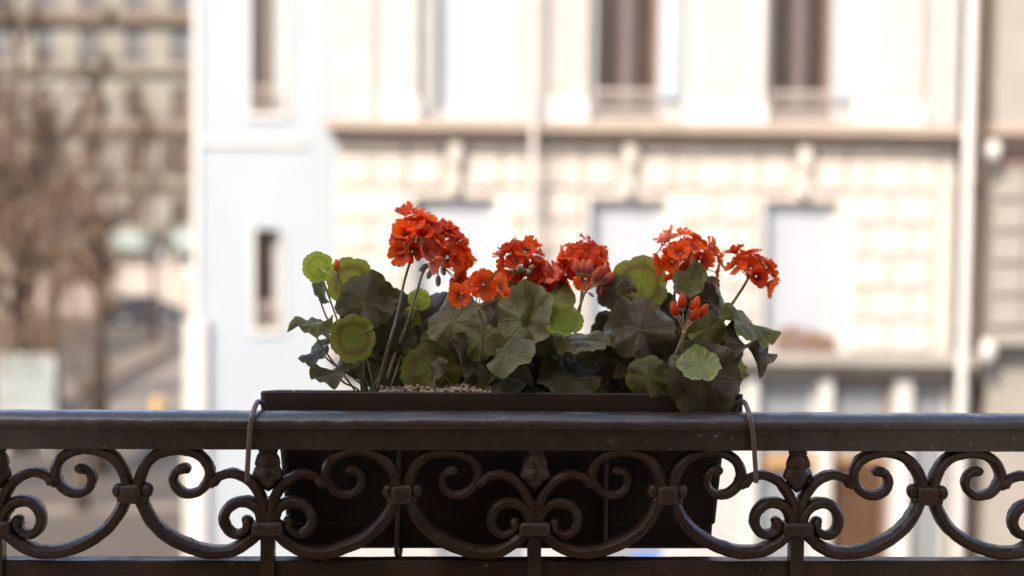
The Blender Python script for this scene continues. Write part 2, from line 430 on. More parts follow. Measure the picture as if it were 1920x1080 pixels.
# window surrounds, frames, panes
def window(a, c, z0, z1, kind, rec=.22, name='window'):
    w_ = c-a; fr = MB(); t = .07
    fm = {'dark': 'frame_brown', 'blind': 'trim_white', 'shop': 'trim_white', 'shopdark': 'frame_brown', 'pale': 'trim_white'}[kind]
    fr.box(a, a+t, rec, rec+.06, z0, z1); fr.box(c-t, c, rec, rec+.06, z0, z1)
    fr.box(a+t, c-t, rec, rec+.06, z1-t, z1); fr.box(a+t, c-t, rec, rec+.06, z0, z0+t)
    o = fr.build(name, MT[fm], house)
    if kind == 'dark':
        MB().box(a+w_*.47, a+w_*.53, rec+.002, rec+.05, z0+t, z1-t).build('mullion', MT['frame_brown'], o)
        MB().box(a+t, c-t, rec+.07, rec+.08, z0+t, z1-t).build('pane', MT['glass_dark'], o)
        MB().box(a+w_*.40, a+w_*.62, rec+.052, rec+.066, z0+t, z1-t).build('curtain', MT['curtain'], o)
    elif kind in ('blind', 'pale'):
        MB().box(a+t, c-t, rec+.03, rec+.05, z0+t, z1-t).build('roller_blind', MT['blind'], o)
    elif kind == 'shop':
        MB().box(a+t, c-t, rec+.03, rec+.05, z0+t, z1-t).build('pane', MT['glass_pale'], o)
    else:
        zz = z0+(z1-z0)*.62
        MB().box(a+t, c-t, rec+.03, rec+.05, z0+t, zz-.05).build('pane', MT['glass_brown'], o)
        MB().box(a+t, c-t, rec+.03, rec+.05, zz+.05, z1-t).build('pane', MT['glass_pale'], o)
        MB().box(a+t, c-t, rec-.02, rec+.06, zz-.05, zz+.05).build('transom', MT['ochre'], o)
    return o
for i, (a, c) in enumerate(up):
    window(a, c, zu0, zu1, 'dark' if i < 2 else 'pale')
    gb = MB()
    if i < 2:
        z9 = zu0+.34
        gb.box(a, c, .0, .03, z9, z9+.04); gb.box(a, c, .0, .03, zu0+.05, zu0+.08)
        for k in range(12): x = a+(k+.5)*(c-a)/12; gb.box(x-.009, x+.009, .005, .025, zu0+.08, z9)
        gb.build('window_guard', MT['grille'], house)
        MB().box(a-.02, c+.02, -.06, .1, zu0-.12, zu0).build('sill', MT['stone_grey'], house)
        # open shutter on the right of the window, folded against the wall
        sh = MB(); s0, s1 = c+.015, c+.32
        sh.box(s0, s1, -.02, .02, zu0+.25, zu1)
        for k in range(22): zz = zu0+.32+k*.135; sh.box(s0+.04, s1-.04, -.035, -.02, zz, zz+.08)
        sh.build('shutter', MT['shutter'], house)
for i, (a, c) in enumerate(mid):
    window(a, c, zm0, zm1, 'blind', .2)
    MB().box(c, c+.16, -.03, .05, zm0, zm1+.02).build('window_surround', MT['trim_white'], house); MB().box(a-.06, a, -.03, .05, zm0, zm1+.02).build('window_surround', MT['trim_white'], house)
    MB().box(a-.1, c+.18, -.10, .14, zm0-.12, zm0).build('sill', MT['stone'], house)
for i, (a, c) in enumerate(shop): window(a, c, zs0, zs1, 'shopdark' if i == 1 else 'shop', .16)
for px0, px1, m in ((1534, 1558, 'trim_white'), (1676, 1706, 'trim_white'), (1788, 1812, 'stone_tan'), (1396, 1418, 'trim_white')):
    MB().box(U(px0,800), U(px1,800), -.08, .05, 0, Z(700)).build('shopfront_post', MT[m], house)
MB().box(U(1434,850), U(1532,850), -.02, .05, Z(872), Z(846)).build('ochre_board', MT['ochre'], house)
# upper pilasters with plinths and sunk panels
def pilaster(px0, px1, panel=None, base=True):
    a, c = U(px0,110), U(px1,110)
    b = MB(); b.box(a, c, -.10, .06, zc1+.34, TOP-.3)
    o = b.build('pilaster', MT['stone'], house)
    if panel:
        p, q = U(panel[0],110), U(panel[1],110)
        f = MB(); f.box(p-.03, p, -.13, -.10, zc1+.5, TOP-.5); f.box(q, q+.03, -.13, -.10, zc1+.5, TOP-.5); f.box(p-.03, q+.03, -.13, -.10, zc1+.45, zc1+.5)
        f.build('panel_moulding', MT['stone'], o)
        MB().box(p, q, -.115, -.10, zc1+.5, TOP-.5).build('panel', MT['stone_cool'], o)
    if base:
        f = MB(); f.box(a-.05, c+.05, -.17, .06, zc1, zc1+.26); f.box(a-.025, c+.025, -.13, .06, zc1+.26, zc1+.34)
        f.build('plinth', MT['trim_white'], o)
pilaster(722, 782); pilaster(1020, 1098, (1032, 1066)); pilaster(1287, 1432, (1322, 1386)); pilaster(1602, 1722, (1648, 1694))
MB().box(uL+.0, U(702,110), .0, .06, zc1, TOP-.3).build('corner_pier', MT['stone_cool'], house)
b = MB(); b.box(U(1722,110)+.08, uR, .02, .06, zc1, TOP-.3); b.build('corner_pier', MT['stone_cool'], house)
b = MB(); b.box(uL-.2, uR+.1, -.45, .5, TOP-.3, TOP); b.build('roof_cornice', MT['stone_tan'], house)
rf = MB(); i = 0
rf.v = [(uL, -.1, TOP), (uR, -.1, TOP), (uR, 1.3, TOP+2.4), (uL, 1.3, TOP+2.4), (uL, 8, TOP), (uR, 8, TOP), (uR, 7, TOP+2.4), (uL, 7, TOP+2.4)]
rf.f = [(0,1,2,3), (1,5,6,2), (5,4,7,6), (4,0,3,7), (3,2,6,7)]; rf.m = [0]*5
rf.build('roof', MT['zinc'], house)
# rain pipes: part of the house
def pipe(px, y0, z0, z1, r, m, kinks=()):
    x = U(px, 100); pts = [(x, y0, z1)]
    for kz, dx in kinks: pts += [(x, y0, kz+.12), (x+dx, y0-.02, kz)]; x += dx
    pts.append((x, y0, z0)); b = MB(); b.tube(pts, r, 10)
    o = b.build('rain_pipe', MT[m], house, True, 50)
    zz = z0+.8
    while zz < z1: MB().tube([(x, y0, zz), (x, y0, zz+.06)], r*1.25, 10).build('pipe_bracket', MT[m], o, True, 50); zz += 1.9
pipe(1803, -.42, .2, TOP-.3, .07, 'pipe')
pipe(1003, -.36, zl1, TOP-.3, .055, 'pipe_rose')
# moss and dry flowers in the box on the right-hand middle window sill
fb = empty('window_box', matrix=A @ Matrix.Translation((0, 0, zm0)), label='low window box of dried orange brown plants on the opposite sill', cat='window box')
a, c = U(1456), U(1566)
MB().box(a, c, -.16, .0, .002, .1).build('box', MT['frame_brown'], fb)
b = MB(); rr = random.Random(3)
for k in range(420):
    x = rr.uniform(a, c); hh = .06+.2*max(0, 1-abs((x-(a+.28*(c-a)))/(c-a))*1.3); p = V((x, rr.uniform(-.18, 0), .08+rr.random()*hh))
    d = V((rr.uniform(-1,1), rr.uniform(-1,1), rr.uniform(-.3,1))).normalized()*.05; q = d.orthogonal().normalized()*.018
    b.quad(p-q, p+q, p+d+q*.5, p+d-q*.5)
o = b.build('dried_plants', MT['flowerbox'], fb); o['kind'] = 'stuff'

# ---------------------------------------------------------------- white rendered house on the left
D1 = 20.6; A1 = frame_at(D1)
wh = empty('white_house', matrix=A1, label='bright white rendered house side with two narrow window slots', cat='house')
def U1(px, py=400): return uz(px, py, D1)[0]
def Z1(py, px=500): return uz(px, py, D1)[1]
wL, wR = U1(374), U1(640)
holes = [(U1(470,100), U1(534,100), Z1(212), 10.4), (U1(478,520), U1(526,520), Z1(616), Z1(430))]
b = MB(); wall_holes(b, wL, wR, .9, 13, 0, .45, holes); b.build('wall', MT['render_white'], wh)
MB().box(wL, wR, .46, 9, 0, 13).build('rear_block', MT['render_white'], wh)
MB().box(wL-.08, wR, -.07, .45, 0, .9).build('plinth', MT['trim_white'], wh)
MB().box(wL-.05, wR-.5, -.05, .0, Z1(272), Z1(264)).build('string_course', MT['trim_white'], wh)
MB().box(wL-.09, wL, -.04, .5, .9, 13).build('corner_pier', MT['trim_white'], wh)
b = MB(); b.box(wL-.2, wL+.12, -.12, 0, .9, Z1(600)-0); b.build('pier', MT['trim_white'], wh)
for k, (a, c, z0, z1) in enumerate(holes):
    f = MB(); t = .05; f.box(a, a+t, .2, .3, z0, z1); f.box(c-t, c, .2, .3, z0, z1); f.box(a+t, c-t, .2, .3, z1-t, z1); f.box(a+t, c-t, .2, .3, z0, z0+t)
    o = f.build('window', MT['frame_brown'], wh)
    MB().box(a+t, a+(c-a)*.62, .26, .28, z0+t, z1-t).build('pane', MT['glass_brown'], o)
    MB().box(a+(c-a)*.62, c-t, .24, .28, z0+t, z1-t).build('curtain', MT['blind'], o)
    s_ = MB(); s_.box(a-.05, a, -.03, 0, z0-.05, z1+.05); s_.box(c, c+.05, -.03, 0, z0-.05, z1+.05); s_.box(a-.05, c+.05, -.05, .18, z0-.08, z0)
    s_.build('window_surround', MT['trim_white'], wh)
    g_ = MB(); z9 = z0+.35
    g_.box(a, c, .02, .05, z9, z9+.03)
    for q in range(6): x = a+(q+.5)*(c-a)/6; g_.box(x-.008, x+.008, .025, .045, z0, z9)
    g_.build('window_guard', MT['grille'], wh)
rf = MB(); rf.v = [(wL-.1, -.1, 13), (wR, -.1, 13), (wR, 4, 15), (wL-.1, 4, 15), (wR, 9, 13), (wL-.1, 9, 13)]
rf.f = [(0,1,2,3), (3,2,4,5), (1,4,2), (0,3,5)]; rf.m = [0]*4; rf.build('roof', MT['zinc'], wh)

# ---------------------------------------------------------------- neighbouring house on the right
nb = empty('neighbour_house', matrix=A, label='grey beige house beside the white rain pipe at the right edge', cat='house')
nL = U(1862); nR = nL+9
b = MB(); b.box(uR+.02, nL, .55, 6, 0, TOP); b.build('recess', MT['gap'], nb)
zn1, zn0 = Z(236,1900), Z(262,1900); zq1, zq0 = Z(622,1900), Z(648,1900)
nwin = [(nL+.9+i*2.4, nL+2.1+i*2.4) for i in range(3)]
b = MB(); wall_holes(b, nL, nR, 0, TOP, .05, .5, [(a, c, z0, z1) for a, c in nwin for z0, z1 in ((1, 3.4), (zq1+.1, zn0-.6), (zn1+.2, 10.6))])
b.build('wall', MT['stone_grey'], nb)
MB().box(nL, nR, .5, 8, 0, TOP).build('rear_block', MT['gap'], nb)
b = MB(); b.box(nL-.14, nR, -.4, .05, zn0+.06, zn1); b.box(nL-.06, nR, -.2, .05, zn0-.1, zn0+.06); b.build('cornice', MT['stone_tan'], nb)
b = MB(); b.box(nL-.1, nR, -.36, .05, zq0+.05, zq1); b.box(nL-.05, nR, -.15, .05, zq0-.12, zq0+.05); b.build('ledge', MT['stone_grey'], nb)
MB().box(nL-.005, nR, -.02, .05, zn0-.42, zn0-.1).build('frieze_or_shade', MT['frame_brown'], nb)  # dark brown strip painting the shaded underside of the cornice
b = MB(); zz = zq1+.05
while zz < zn0-.75:
    me = None
    u_ = nL+.01
    for (p, q) in ((nL+.01, nL+.44), (nL+.47, nL+.86)):
        k = (round(q-p,2), 'n')
        if k not in meshes:
            bm = bevel_box(q-p, .09, pitch-.05, .018, 1); me = bpy.data.meshes.new('stone_block'); bm.to_mesh(me); bm.free(); me.materials.append(MT['stone_grey']); meshes[k] = me
        o = link('stone_block', meshes[k], nb); o.location = ((p+q)/2, .01, zz+pitch/2)
    zz += pitch
for a, c in nwin:
    for z0, z1 in ((1, 3.4), (zq1+.1, zn0-.6), (zn1+.2, 10.6)):
        f = MB(); t = .06; f.box(a, a+t, .2, .3, z0, z1); f.box(c-t, c, .2, .3, z0, z1); f.box(a+t, c-t, .2, .3, z1-t, z1); f.box(a+t, c-t, .2, .3, z0, z0+t)
        o = f.build('window', MT['frame_brown'], nb); MB().box(a+t, c-t, .25, .27, z0+t, z1-t).build('pane', MT['glass_dark'], o)
# round white blobs where pipe and ledges meet; the lower stands for the elbow
for zz, rr_ in ((Z(285,1890), .13), (Z(655,1840), .15)):
    b = MB(); b.ball((nL-.12, -.30, zz), (rr_*.8, rr_*.8, rr_*1.2), 14, 9); b.build('white_blob', MT['trim_white'], nb, True)

# ---------------------------------------------------------------- the far row of houses across the square
D2 = 84.0; A2 = frame_at(D2)
def U2(px, py=300): return uz(px, py, D2)[0]
def Z2(py, px=250): return uz(px, py, D2)[1]
far = empty('far_house', matrix=A2, label='distant pale stone apartment row with rows of tall windows behind the brown trees', cat='house')
fp = U2(340)-U2(255)
cols = [U2(255)+fp*k for k in range(-9, 8)]
rows = [(Z2(116), Z2(52), 'far_window'), (Z2(224), Z2(164), 'far_brown'), (Z2(330), Z2(268), 'far_brown'), (Z2(420), Z2(374), 'far_brown'), (Z2(18), Z2(-36), 'far_window')]
hw = .56
b = MB(); wall_holes(b, cols[0]-1.5, cols[-1]+1.5, 0, Z2(-70), 0, .6, [(c-hw, c+hw, z0, z1) for c in cols for z0, z1, _ in rows])
b.build('wall', MT['far_stone'], far)
MB().box(cols[0]-1.5, cols[-1]+1.5, .6, 12, 0, Z2(-70)).build('rear_block', MT['far_trim'], far)
for py0, py1, dp, m in ((26, 44, .5, 'far_trim'), (128, 140, .35, 'far_trim'), (236, 250, .5, 'far_trim'), (344, 356, .3, 'far_trim'), (-66, -50, .6, 'far_trim')):
    MB().box(cols[0]-1.6, cols[-1]+1.6, -dp, 0, Z2(py1), Z2(py0)).build('cornice', MT[m], far)
wm = {}
for z0, z1, m in rows:
    k = (m, round(z1-z0, 2)); h_ = z1-z0
    q = MB(); q.box(-hw, hw, .3, .36, 0, h_); f = MB(); f.box(-hw, -hw+.07, .2, .3, 0, h_); f.box(hw-.07, hw, .2, .3, 0, h_); f.box(-.04, .04, .2, .3, 0, h_); f.box(-hw+.07, hw-.07, .2, .29, h_-.08, h_)
    fm = f.mesh('window'); fm.materials.append(MT['far_trim']); pm = q.mesh('pane'); pm.materials.append(MT[m])
    rl = MB(); rl.box(-hw-.25, hw+.25, -.3, -.26, .75, .82)
    for t_ in range(9): x = -hw-.2+t_*(2*hw+.4)/8; rl.box(x-.015, x+.015, -.29, -.27, 0, .75)
    rm = rl.mesh('balcony_rail'); rm.materials.append(MT['far_brown'])
    for c in cols:
        o = link('window', fm, far); o.location = (c, 0, z0); link('pane', pm, o)
        if z0 > 8: link('balcony_rail', rm, o)
b = MB(); a0, a1 = cols[0]-1.5, cols[-1]+1.5; zt = Z2(-70)
b.v = [(a0, -.2, zt), (a1, -.2, zt), (a1, 2.4, zt+4), (a0, 2.4, zt+4), (a1, 12, zt+4), (a0, 12, zt+4)]
b.f = [(0,1,2,3), (3,2,4,5)]; b.m = [0, 0]; b.build('roof', MT['zinc'], far)
MB().box(cols[0]-1.5, cols[-1]+1.5, -.12, 0, 0, Z2(462)).build('ground_floor_wall', MT['hoarding'], far)
for k, (p0, p1, q0, q1) in enumerate(((212, 300, 434, 462), (322, 368, 428, 466), (90, 180, 434, 462))):
    x0, x1, z0, z1 = U2(p0), U2(p1), Z2(q1), Z2(q0)
    b = MB(); b.v = [(x0, -.15, z1), (x1, -.15, z1), (x1, -1.1, z0), (x0, -1.1, z0), (x0, -1.1, z0-.2), (x1, -1.1, z0-.2), (x0, -.15, z0), (x1, -.15, z0)]
    b.f = [(0,3,2,1), (3,4,5,2), (0,6,3), (1,2,7)]; b.m = [0]*4
    b.build('awning', MT['teal'], far)
MB().box(U2(334), U2(352), -.2, -.12, Z2(500), Z2(466)).build('hanging_sign', MT['far_brown'], far)

# pavement strips of the square
def strip(name, pts, z, m, kind='structure'):
    b = MB(); n = len(pts); P = [ground(*p) for p in pts]
    b.v = [(p.x, p.y, z) for p in P] + [(p.x, p.y, -.02) for p in P]
    b.f = [tuple(range(n))] + [(k, k+n, (k+1) % n + n, (k+1) % n) for k in range(n)]; b.m = [0]*(n+1)
    o = b.build(name, m); o['kind'] = kind
    bm = bmesh.new(); bm.from_mesh(o.data); bmesh.ops.recalc_face_normals(bm, faces=bm.faces); bm.to_mesh(o.data); bm.free()
    return o
strip('pavement', [(150, 800), (420, 620), (500, 640), (250, 870)], .13, MT['kerb'])
strip('pavement', [(60, 750), (420, 585), (440, 597), (90, 780)], .10, MT['paving'])
strip('road_marking', [(-200, 960), (420, 940), (420, 952), (-200, 975)], .006, MT['kerb'])
b = MB(); m3 = Matrix.Rotation(-YAW, 3, 'Z')
o = MB().box(-30, 30, -3.2, -.1, 0, .12).build('pavement', MT['paving']); o.matrix_world = A; o['kind'] = 'structure'

# ---------------------------------------------------------------- trees
def tree(px, d, H, crown0, crown1, rad, trunk_r, seed, label, leaves=1500, lean=0, twn=700):
    rr = random.Random(seed)
    m = Matrix.Rotation(-YAW, 3, 'Z'); dd = m @ V(((px-960)/F*d, d, 0)); base = V((0, -DIST, 0)) + dd; base.z = 0
    t = empty('street_tree', base, label, 'tree', 'brown trees of the square')
    tb = MB(); pts = [V((lean*z/H+rr.uniform(-.08,.08), rr.uniform(-.08,.08), z)) for z in [H*k/9 for k in range(10)]]
    pts[0] = V((0, 0, 0)); tb.tube(pts, [trunk_r*(1.25 if k == 0 else 1-k*.095) for k in range(10)], 9)
    ends = []
    for k in range(16):
        f = rr.uniform(.28, .95); i = int(f*9); p = pts[i].lerp(pts[min(9, i+1)], f*9-i)
        az = rr.uniform(0, 2*pi); L = rad*rr.uniform(.6, 1)*(1.1-abs(f-.6)); up_ = rr.uniform(.3, 1.0)
        q = [p]; d_ = V((cos(az), sin(az), up_)).normalized()
        for s in range(5):
            d_ = (d_+V((rr.uniform(-.25,.25), rr.uniform(-.25,.25), rr.uniform(-.05,.3)))).normalized(); q.append(q[-1]+d_*L/5)
            if s > 0: ends.append((q[-1], d_.copy()))
        tb.tube(q, [trunk_r*.38*(1-s*.17) for s in range(6)], 6)
    tb.build('trunk', MT['bark'], t, True)
    cb = MB()
    for k in range(twn):
        p, d_ = rr.choice(ends); q = [p]; dd_ = (d_+V((rr.uniform(-1,1), rr.uniform(-1,1), rr.uniform(-.6,.9)))).normalized()
        L = rr.uniform(.25, .9)*min(1, rad/1.6)
        for s in range(3):
            dd_ = (dd_+V((rr.uniform(-.4,.4), rr.uniform(-.4,.4), rr.uniform(-.3,.3)))).normalized(); q.append(q[-1]+dd_*L/3)
        cb.tube(q, [.022, .016, .011, .006], 3, cap=False)
    for k in range(leaves):
        c = V((0, 0, 0))
        while True:
            c = V((rr.uniform(-1,1), rr.uniform(-1,1), rr.uniform(-1,1)))
            if c.length < 1 and noise.noise(c*3.2+V((seed, 0, 0))) > -.12: break
        p = V((c.x*rad+lean*.6, c.y*rad, (crown0+crown1)/2+c.z*(crown1-crown0)/2))
        d_ = V((rr.uniform(-1,1), rr.uniform(-1,1), rr.uniform(-1,.4))).normalized()*rr.uniform(.06, .13); q = d_.orthogonal().normalized()*.045
        cb.quad(p-q*.3, p+d_*.5-q, p+d_, p+d_*.5+q, 1)
    cb.build('crown', [MT['twig'], MT['dryleaf']], t)
trees = [(30, 36, 12.5, 1.5, 9.0, 1.9, .24, 'thick brown tree standing behind the pale notice board', 2200),
         (-60, 31, 8.6, 1.2, 8.2, 2.0, .22, 'brown tree cut by the left edge of the photo', 1800),
         (96, 44, 9.6, 1.6, 8.6, 2.0, .26, 'broad brown tree between the notice board and the dark thin trunk', 2400),
         (186, 33, 11.0, 5.0, 9.5, .8, .17, 'tree with a dark slender trunk nearest the parked car', 350),
         (60, 60, 12, 3.0, 11.5, 3.0, .3, 'tall brown tree behind the others, before the pale row', 2600),
         (285, 66, 11.5, 6.0, 11.0, 2.4, .14, 'thin tawny tree over the awnings of the far row', 1600),
         (150, 29, 6.2, 3.8, 6.0, .7, .13, 'small leaning tree rising just above the handrail', 500)]
for k, (px, d, H, c0, c1, r_, tr_, lab, nl) in enumerate(trees): tree(px, d, H, c0, c1, r_, tr_, 20+k, lab, nl, lean=(.5 if k == 6 else 0), twn=900 if k != 6 else 250)

# ---------------------------------------------------------------- street things
def parked_car():
    p0 = ground(268, 608); t = empty('parked_car', p0, 'small dark parked car on the square before the pale ground floor wall', 'car'); t.rotation_euler.z = -YAW+.5; t.scale = (1.32, 1.08, 1.08)
    prof = [(-1.45, .25), (-1.5, .62), (-1.42, .84), (-1.1, .90), (-.72, 1.36), (-.3, 1.46), (.45, 1.44), (.95, 1.05), (1.42, .86), (1.55, .6), (1.5, .25)]
    b = MB(); n = len(prof)
    for y, s in ((-.78, 1), (-.7, 1.0), (.7, 1.0), (.78, 1)):
        for x, z in prof:
            k = .86 if (z > 1 and abs(y) > .75) else 1
            b.v.append((x, y*(0.84 if z > 1.0 else 1), z))
    for r in range(3):
        for k in range(n):
            a = r*n+k; c = r*n+(k+1) % n; b.f.append((a, c, c+n, a+n)); b.m.append(0)
    b.f += [tuple(reversed(range(n))), tuple(3*n+k for k in range(n))]; b.m += [0, 0]
    b.build('body', MT['carpaint'], t, True, 35)
    for s in (-1, 1):
        g1 = MB(); y = s*.665
        g1.v = [(-.92, y, .98), (-.1, y, .98), (-.1, y, 1.36), (-.66, y, 1.32)]; g1.f = [(0,1,2,3)]; g1.m = [0]; g1.build('side_window', MT['glass_brown'], t)
        g1 = MB(); g1.v = [(0, y, .98), (.85, y, .98), (.42, y, 1.36), (0, y, 1.37)]; g1.f = [(0,1,2,3)]; g1.m = [0]; g1.build('side_window', MT['glass_brown'], t)
        for x in (-.92, .98):
            wh_ = MB(); wh_.tube([(x, s*.62, .3), (x, s*.8, .3)], .3, 18); o = wh_.build('wheel', MT['tyre'], t, True, 40)
            r_ = MB(); r_.tube([(x, s*.79, .3), (x, s*.81, .3)], .18, 14); r_.build('rim', MT['rim'], o)
        MB().box(1.46, 1.54, s*.6-.12, s*.6+.12, .6, .74).build('headlight', MT['chrome'], t)
        MB().box(-1.53, -1.45, s*.6-.1, s*.6+.1, .62, .78).build('tail_light', MT['ochre'], t)
parked_car()
p0 = at_y(50, 768, 34); gb = V((p0.x, p0.y, 0))
t = empty('notice_board', gb, 'pale blue white notice board standing at the lower left of the square', 'notice board'); t.rotation_euler.z = -YAW
sc_ = 35.8/F; zb, ztb = EYE-(775-400)*sc_-.1, EYE-(676-400)*sc_; hw_ = 50*sc_
MB().box(-hw_, hw_, -.04, .04, zb, ztb).build('board', MT['board'], t)
f = MB(); f.box(-hw_-.05, -hw_, -.06, .06, zb-.05, ztb+.05); f.box(hw_, hw_+.05, -.06, .06, zb-.05, ztb+.05); f.box(-hw_, hw_, -.06, .06, ztb, ztb+.05); f.box(-hw_, hw_, -.06, .06, zb-.05, zb)
f.build('frame', MT['trim_white'], t)
for s in (-1, 1): MB().box(s*hw_*.8-.05, s*hw_*.8+.05, -.05, .05, 0, zb-.05).build('leg', MT['grille'], t)
p0 = ground(297, 800)
t = empty('yellow_post', (p0.x, p0.y, 0), 'short yellow post beside the pale pavement strip', 'post')
b = MB(); b.tube([(0, 0, 0), (0, 0, .78)], .17, 12); b.build('shaft', MT['yellow'], t, True, 40)
b = MB(); b.ball((0, 0, .79), (.18, .18, .1), 12, 6); b.build('cap', MT['yellow'], t, True)
for px, d, hh in ((303, 66, 3.9), (352, 62, 3.4)):
    pos = V((0, -DIST, 0)) + Matrix.Rotation(-YAW, 3, 'Z') @ V(((px-960)/F*d, d, 0))
    t = empty('street_lamp', pos, 'slim street lamp %s' % ('behind the roof of the dark car' if px == 303 else 'below the teal awning by the white house corner'), 'street lamp', 'street lamps on the square')
    b = MB(); b.tube([(0,0,0), (0,0,.3), (0,0,.32), (0,0,hh)], [.09,.09,.05,.035], 8); b.build('pole', MT['grille'], t, True, 40)
    b = MB(); b.tube([(0,0,hh), (0,0,hh+.4)], [.1, .17], 8); b.build('lantern', MT['chrome'], t); b = MB(); b.tube([(0,0,hh+.4), (0,0,hh+.55)], [.2, .03], 8); b.build('cap', MT['grille'], t)
# blue board by the shop, seen under the planter
x0, x1 = U(1185,1045), U(1236,1045)
o = MB().box(x0, x1, -.1, 0, Z(1075), Z(1035)).build('shop_board', MT['blue']); o.matrix_world = A @ Matrix.Translation((0, -.09, 0))
tag(o, 'small blue board on the shopfront seen below the planter', 'sign')

# ================================================================== BALCONY RAILING
SC = F/1.80                                   # pixels per metre at the rail
Y0 = -.010
X0 = at_y(1003, 900, Y0).x
P_ = (at_y(1492, 900, Y0).x - at_y(500, 900, Y0).x)/2
RB = at_y(1250, 846.5, -.026).z               # underside of the handrail
rail = empty('balcony_railing', (0, 0, 0), 'dark brown wrought iron balcony railing of scrolls under a rounded handrail', 'railing')

# handrail: flat bar with a rounded cap
hp = [(-.0225, 0), (-.0225, .0265), (-.0245, .0275), (-.0265, .0295), (-.0262, .0335), (-.0225, .0395), (-.0165, .0435), (-.008, .0455),
      (.0, .0462), (.008, .0455), (.0165, .0435), (.0225, .0395), (.0262, .0335), (.0265, .0295), (.0245, .0275), (.0225, .0265), (.0225, 0)]
b = MB(); n = len(hp); NX = 900; X1, X2 = -2.4, 2.4
for k in range(NX+1):
    x = X1+(X2-X1)*k/NX
    for j, (y, z) in enumerate(hp):
        f = .0009*noise.noise(V((x*9, y*30, z*30)))+.0007*noise.noise(V((x*45, y*60, z*60)))+.0004*noise.noise(V((x*140, y*150, z*150)))
        wob = .0008*sin(x*2.1)
        nz = 1.0 if 2 < j < n-3 else .5
        b.v.append((x, y+f*.8*(1 if y > 0 else -1), RB+z+wob+f*nz))
for k in range(NX):
    for j in range(n):
        a = k*n+j; c = k*n+(j+1) % n; b.f.append((a, a+n, c+n, c)); b.m.append(0)
b.build('handrail', MT['handrail'], rail, True, 40)
ZB = at_y(1250, 1052, -.013).z                # front top edge of the lower bar
b = MB(); hp2 = [(-.0125, -.045), (-.0130, -.003), (-.011, 0), (.011, 0), (.0130, -.003), (.0125, -.045)]; n = len(hp2); NX = 500
for k in range(NX+1):
    x = X1+(X2-X1)*k/NX
    for y, z in hp2:
        f = .0011*noise.noise(V((x*14, y*40, z*40+5)))+.0005*noise.noise(V((x*80, y*90, z*90)))
        b.v.append((x, y-f*.5, ZB+z+f))
for k in range(NX):
    for j in range(n):
        a = k*n+j; c = k*n+(j+1) % n; b.f.append((a, a+n, c+n, c)); b.m.append(0)
b.build('bottom_rail', MT['iron'], rail, True, 40)

def scroll_mesh(name, pts, wid, dep, seed, endball=True, grow=None):
    """bar swept along a curve in the XZ plane; faceted front like forged bar"""
    C = catmull(pts, 7); n = len(C); b = MB()
    sec = [(-1, -.30), (-.90, -.62), (-.42, -1.0), (.42, -1.0), (.90, -.62), (1, -.30), (1, .5), (.6, .95), (-.6, .95), (-1, .5)]
    ns = len(sec); L = 0; Ls = [0]
    for i in range(1, n): L += math.dist(C[i], C[i-1]); Ls.append(L)
    for i, (x, z) in enumerate(C):
        a = C[max(0, i-1)]; c = C[min(n-1, i+1)]; T = V((c[0]-a[0], 0, c[1]-a[1])).normalized(); N = V((T.z, 0, -T.x))
        s = 1 + (grow(Ls[i]/L) if grow else 0)
        endd = (L-Ls[i])
        if endball:
            r = wid*1.35
            if endd < 2*r: s *= 1+.28*sin(pi*min(1, endd/(2*r)))
            if endd < r*.9: s *= max(.25, sqrt(max(0.02, 1-((r*.9-endd)/(r*.9))**2)))
        for (p, q) in sec:
            f = .0010*noise.noise(V((x*70+seed, q*2, z*70+p*2)))+.0005*noise.noise(V((x*260, q*3+seed, z*260)))
            v = V((x, 0, z)) + N*(p*wid*s+f*(1 if p > 0 else -1)) + V((0, q*dep*min(1.15, s)+f, 0)); b.v.append(tuple(v))
    for i in range(n-1):
        for j in range(ns):
            a = i*ns+j; c = i*ns+(j+1) % ns; b.f.append((a, c, c+ns, a+ns)); b.m.append(0)
    b.f.append(tuple(reversed(range(ns)))); b.f.append(tuple((n-1)*ns+j for j in range(ns))); b.m += [0, 0]
    me = b.mesh(name); smooth(me, 33); me.materials.append(MT['iron'])
    bm = bmesh.new(); bm.from_mesh(me); bmesh.ops.recalc_face_normals(bm, faces=bm.faces); bm.to_mesh(me); bm.free(); smooth(me, 33)
    return me
def cv(L): return [((x+.0115*(y-850))/SC, -(y-846.5)/SC) for x, y in L]
UPPER = cv([(240,926),(234,897),(221,873),(199,856),(168,850),(137,855),(116,870),(107,891),(112,912),(127,928),(149,933),(167,924),(174,907),(168,891),(153,886),(147,895)])
LOWER = cv([(237,935),(227,960),(209,988),(181,1013),(143,1032),(105,1042),(68,1040),(39,1026),(19,1008),(8,990)])
INNER = cv([(6,1000),(8,982),(16,962),(33,949),(55,948),(73,960),(80,982),(71,1002),(54,1009),(39,1000),(36,985),(47,978)])
ARC = cv([(3,985),(6,955),(19,926),(38,905),(64,894),(88,899),(102,912),(104,922)])
parts = {0: [], 1: [], 2: []}
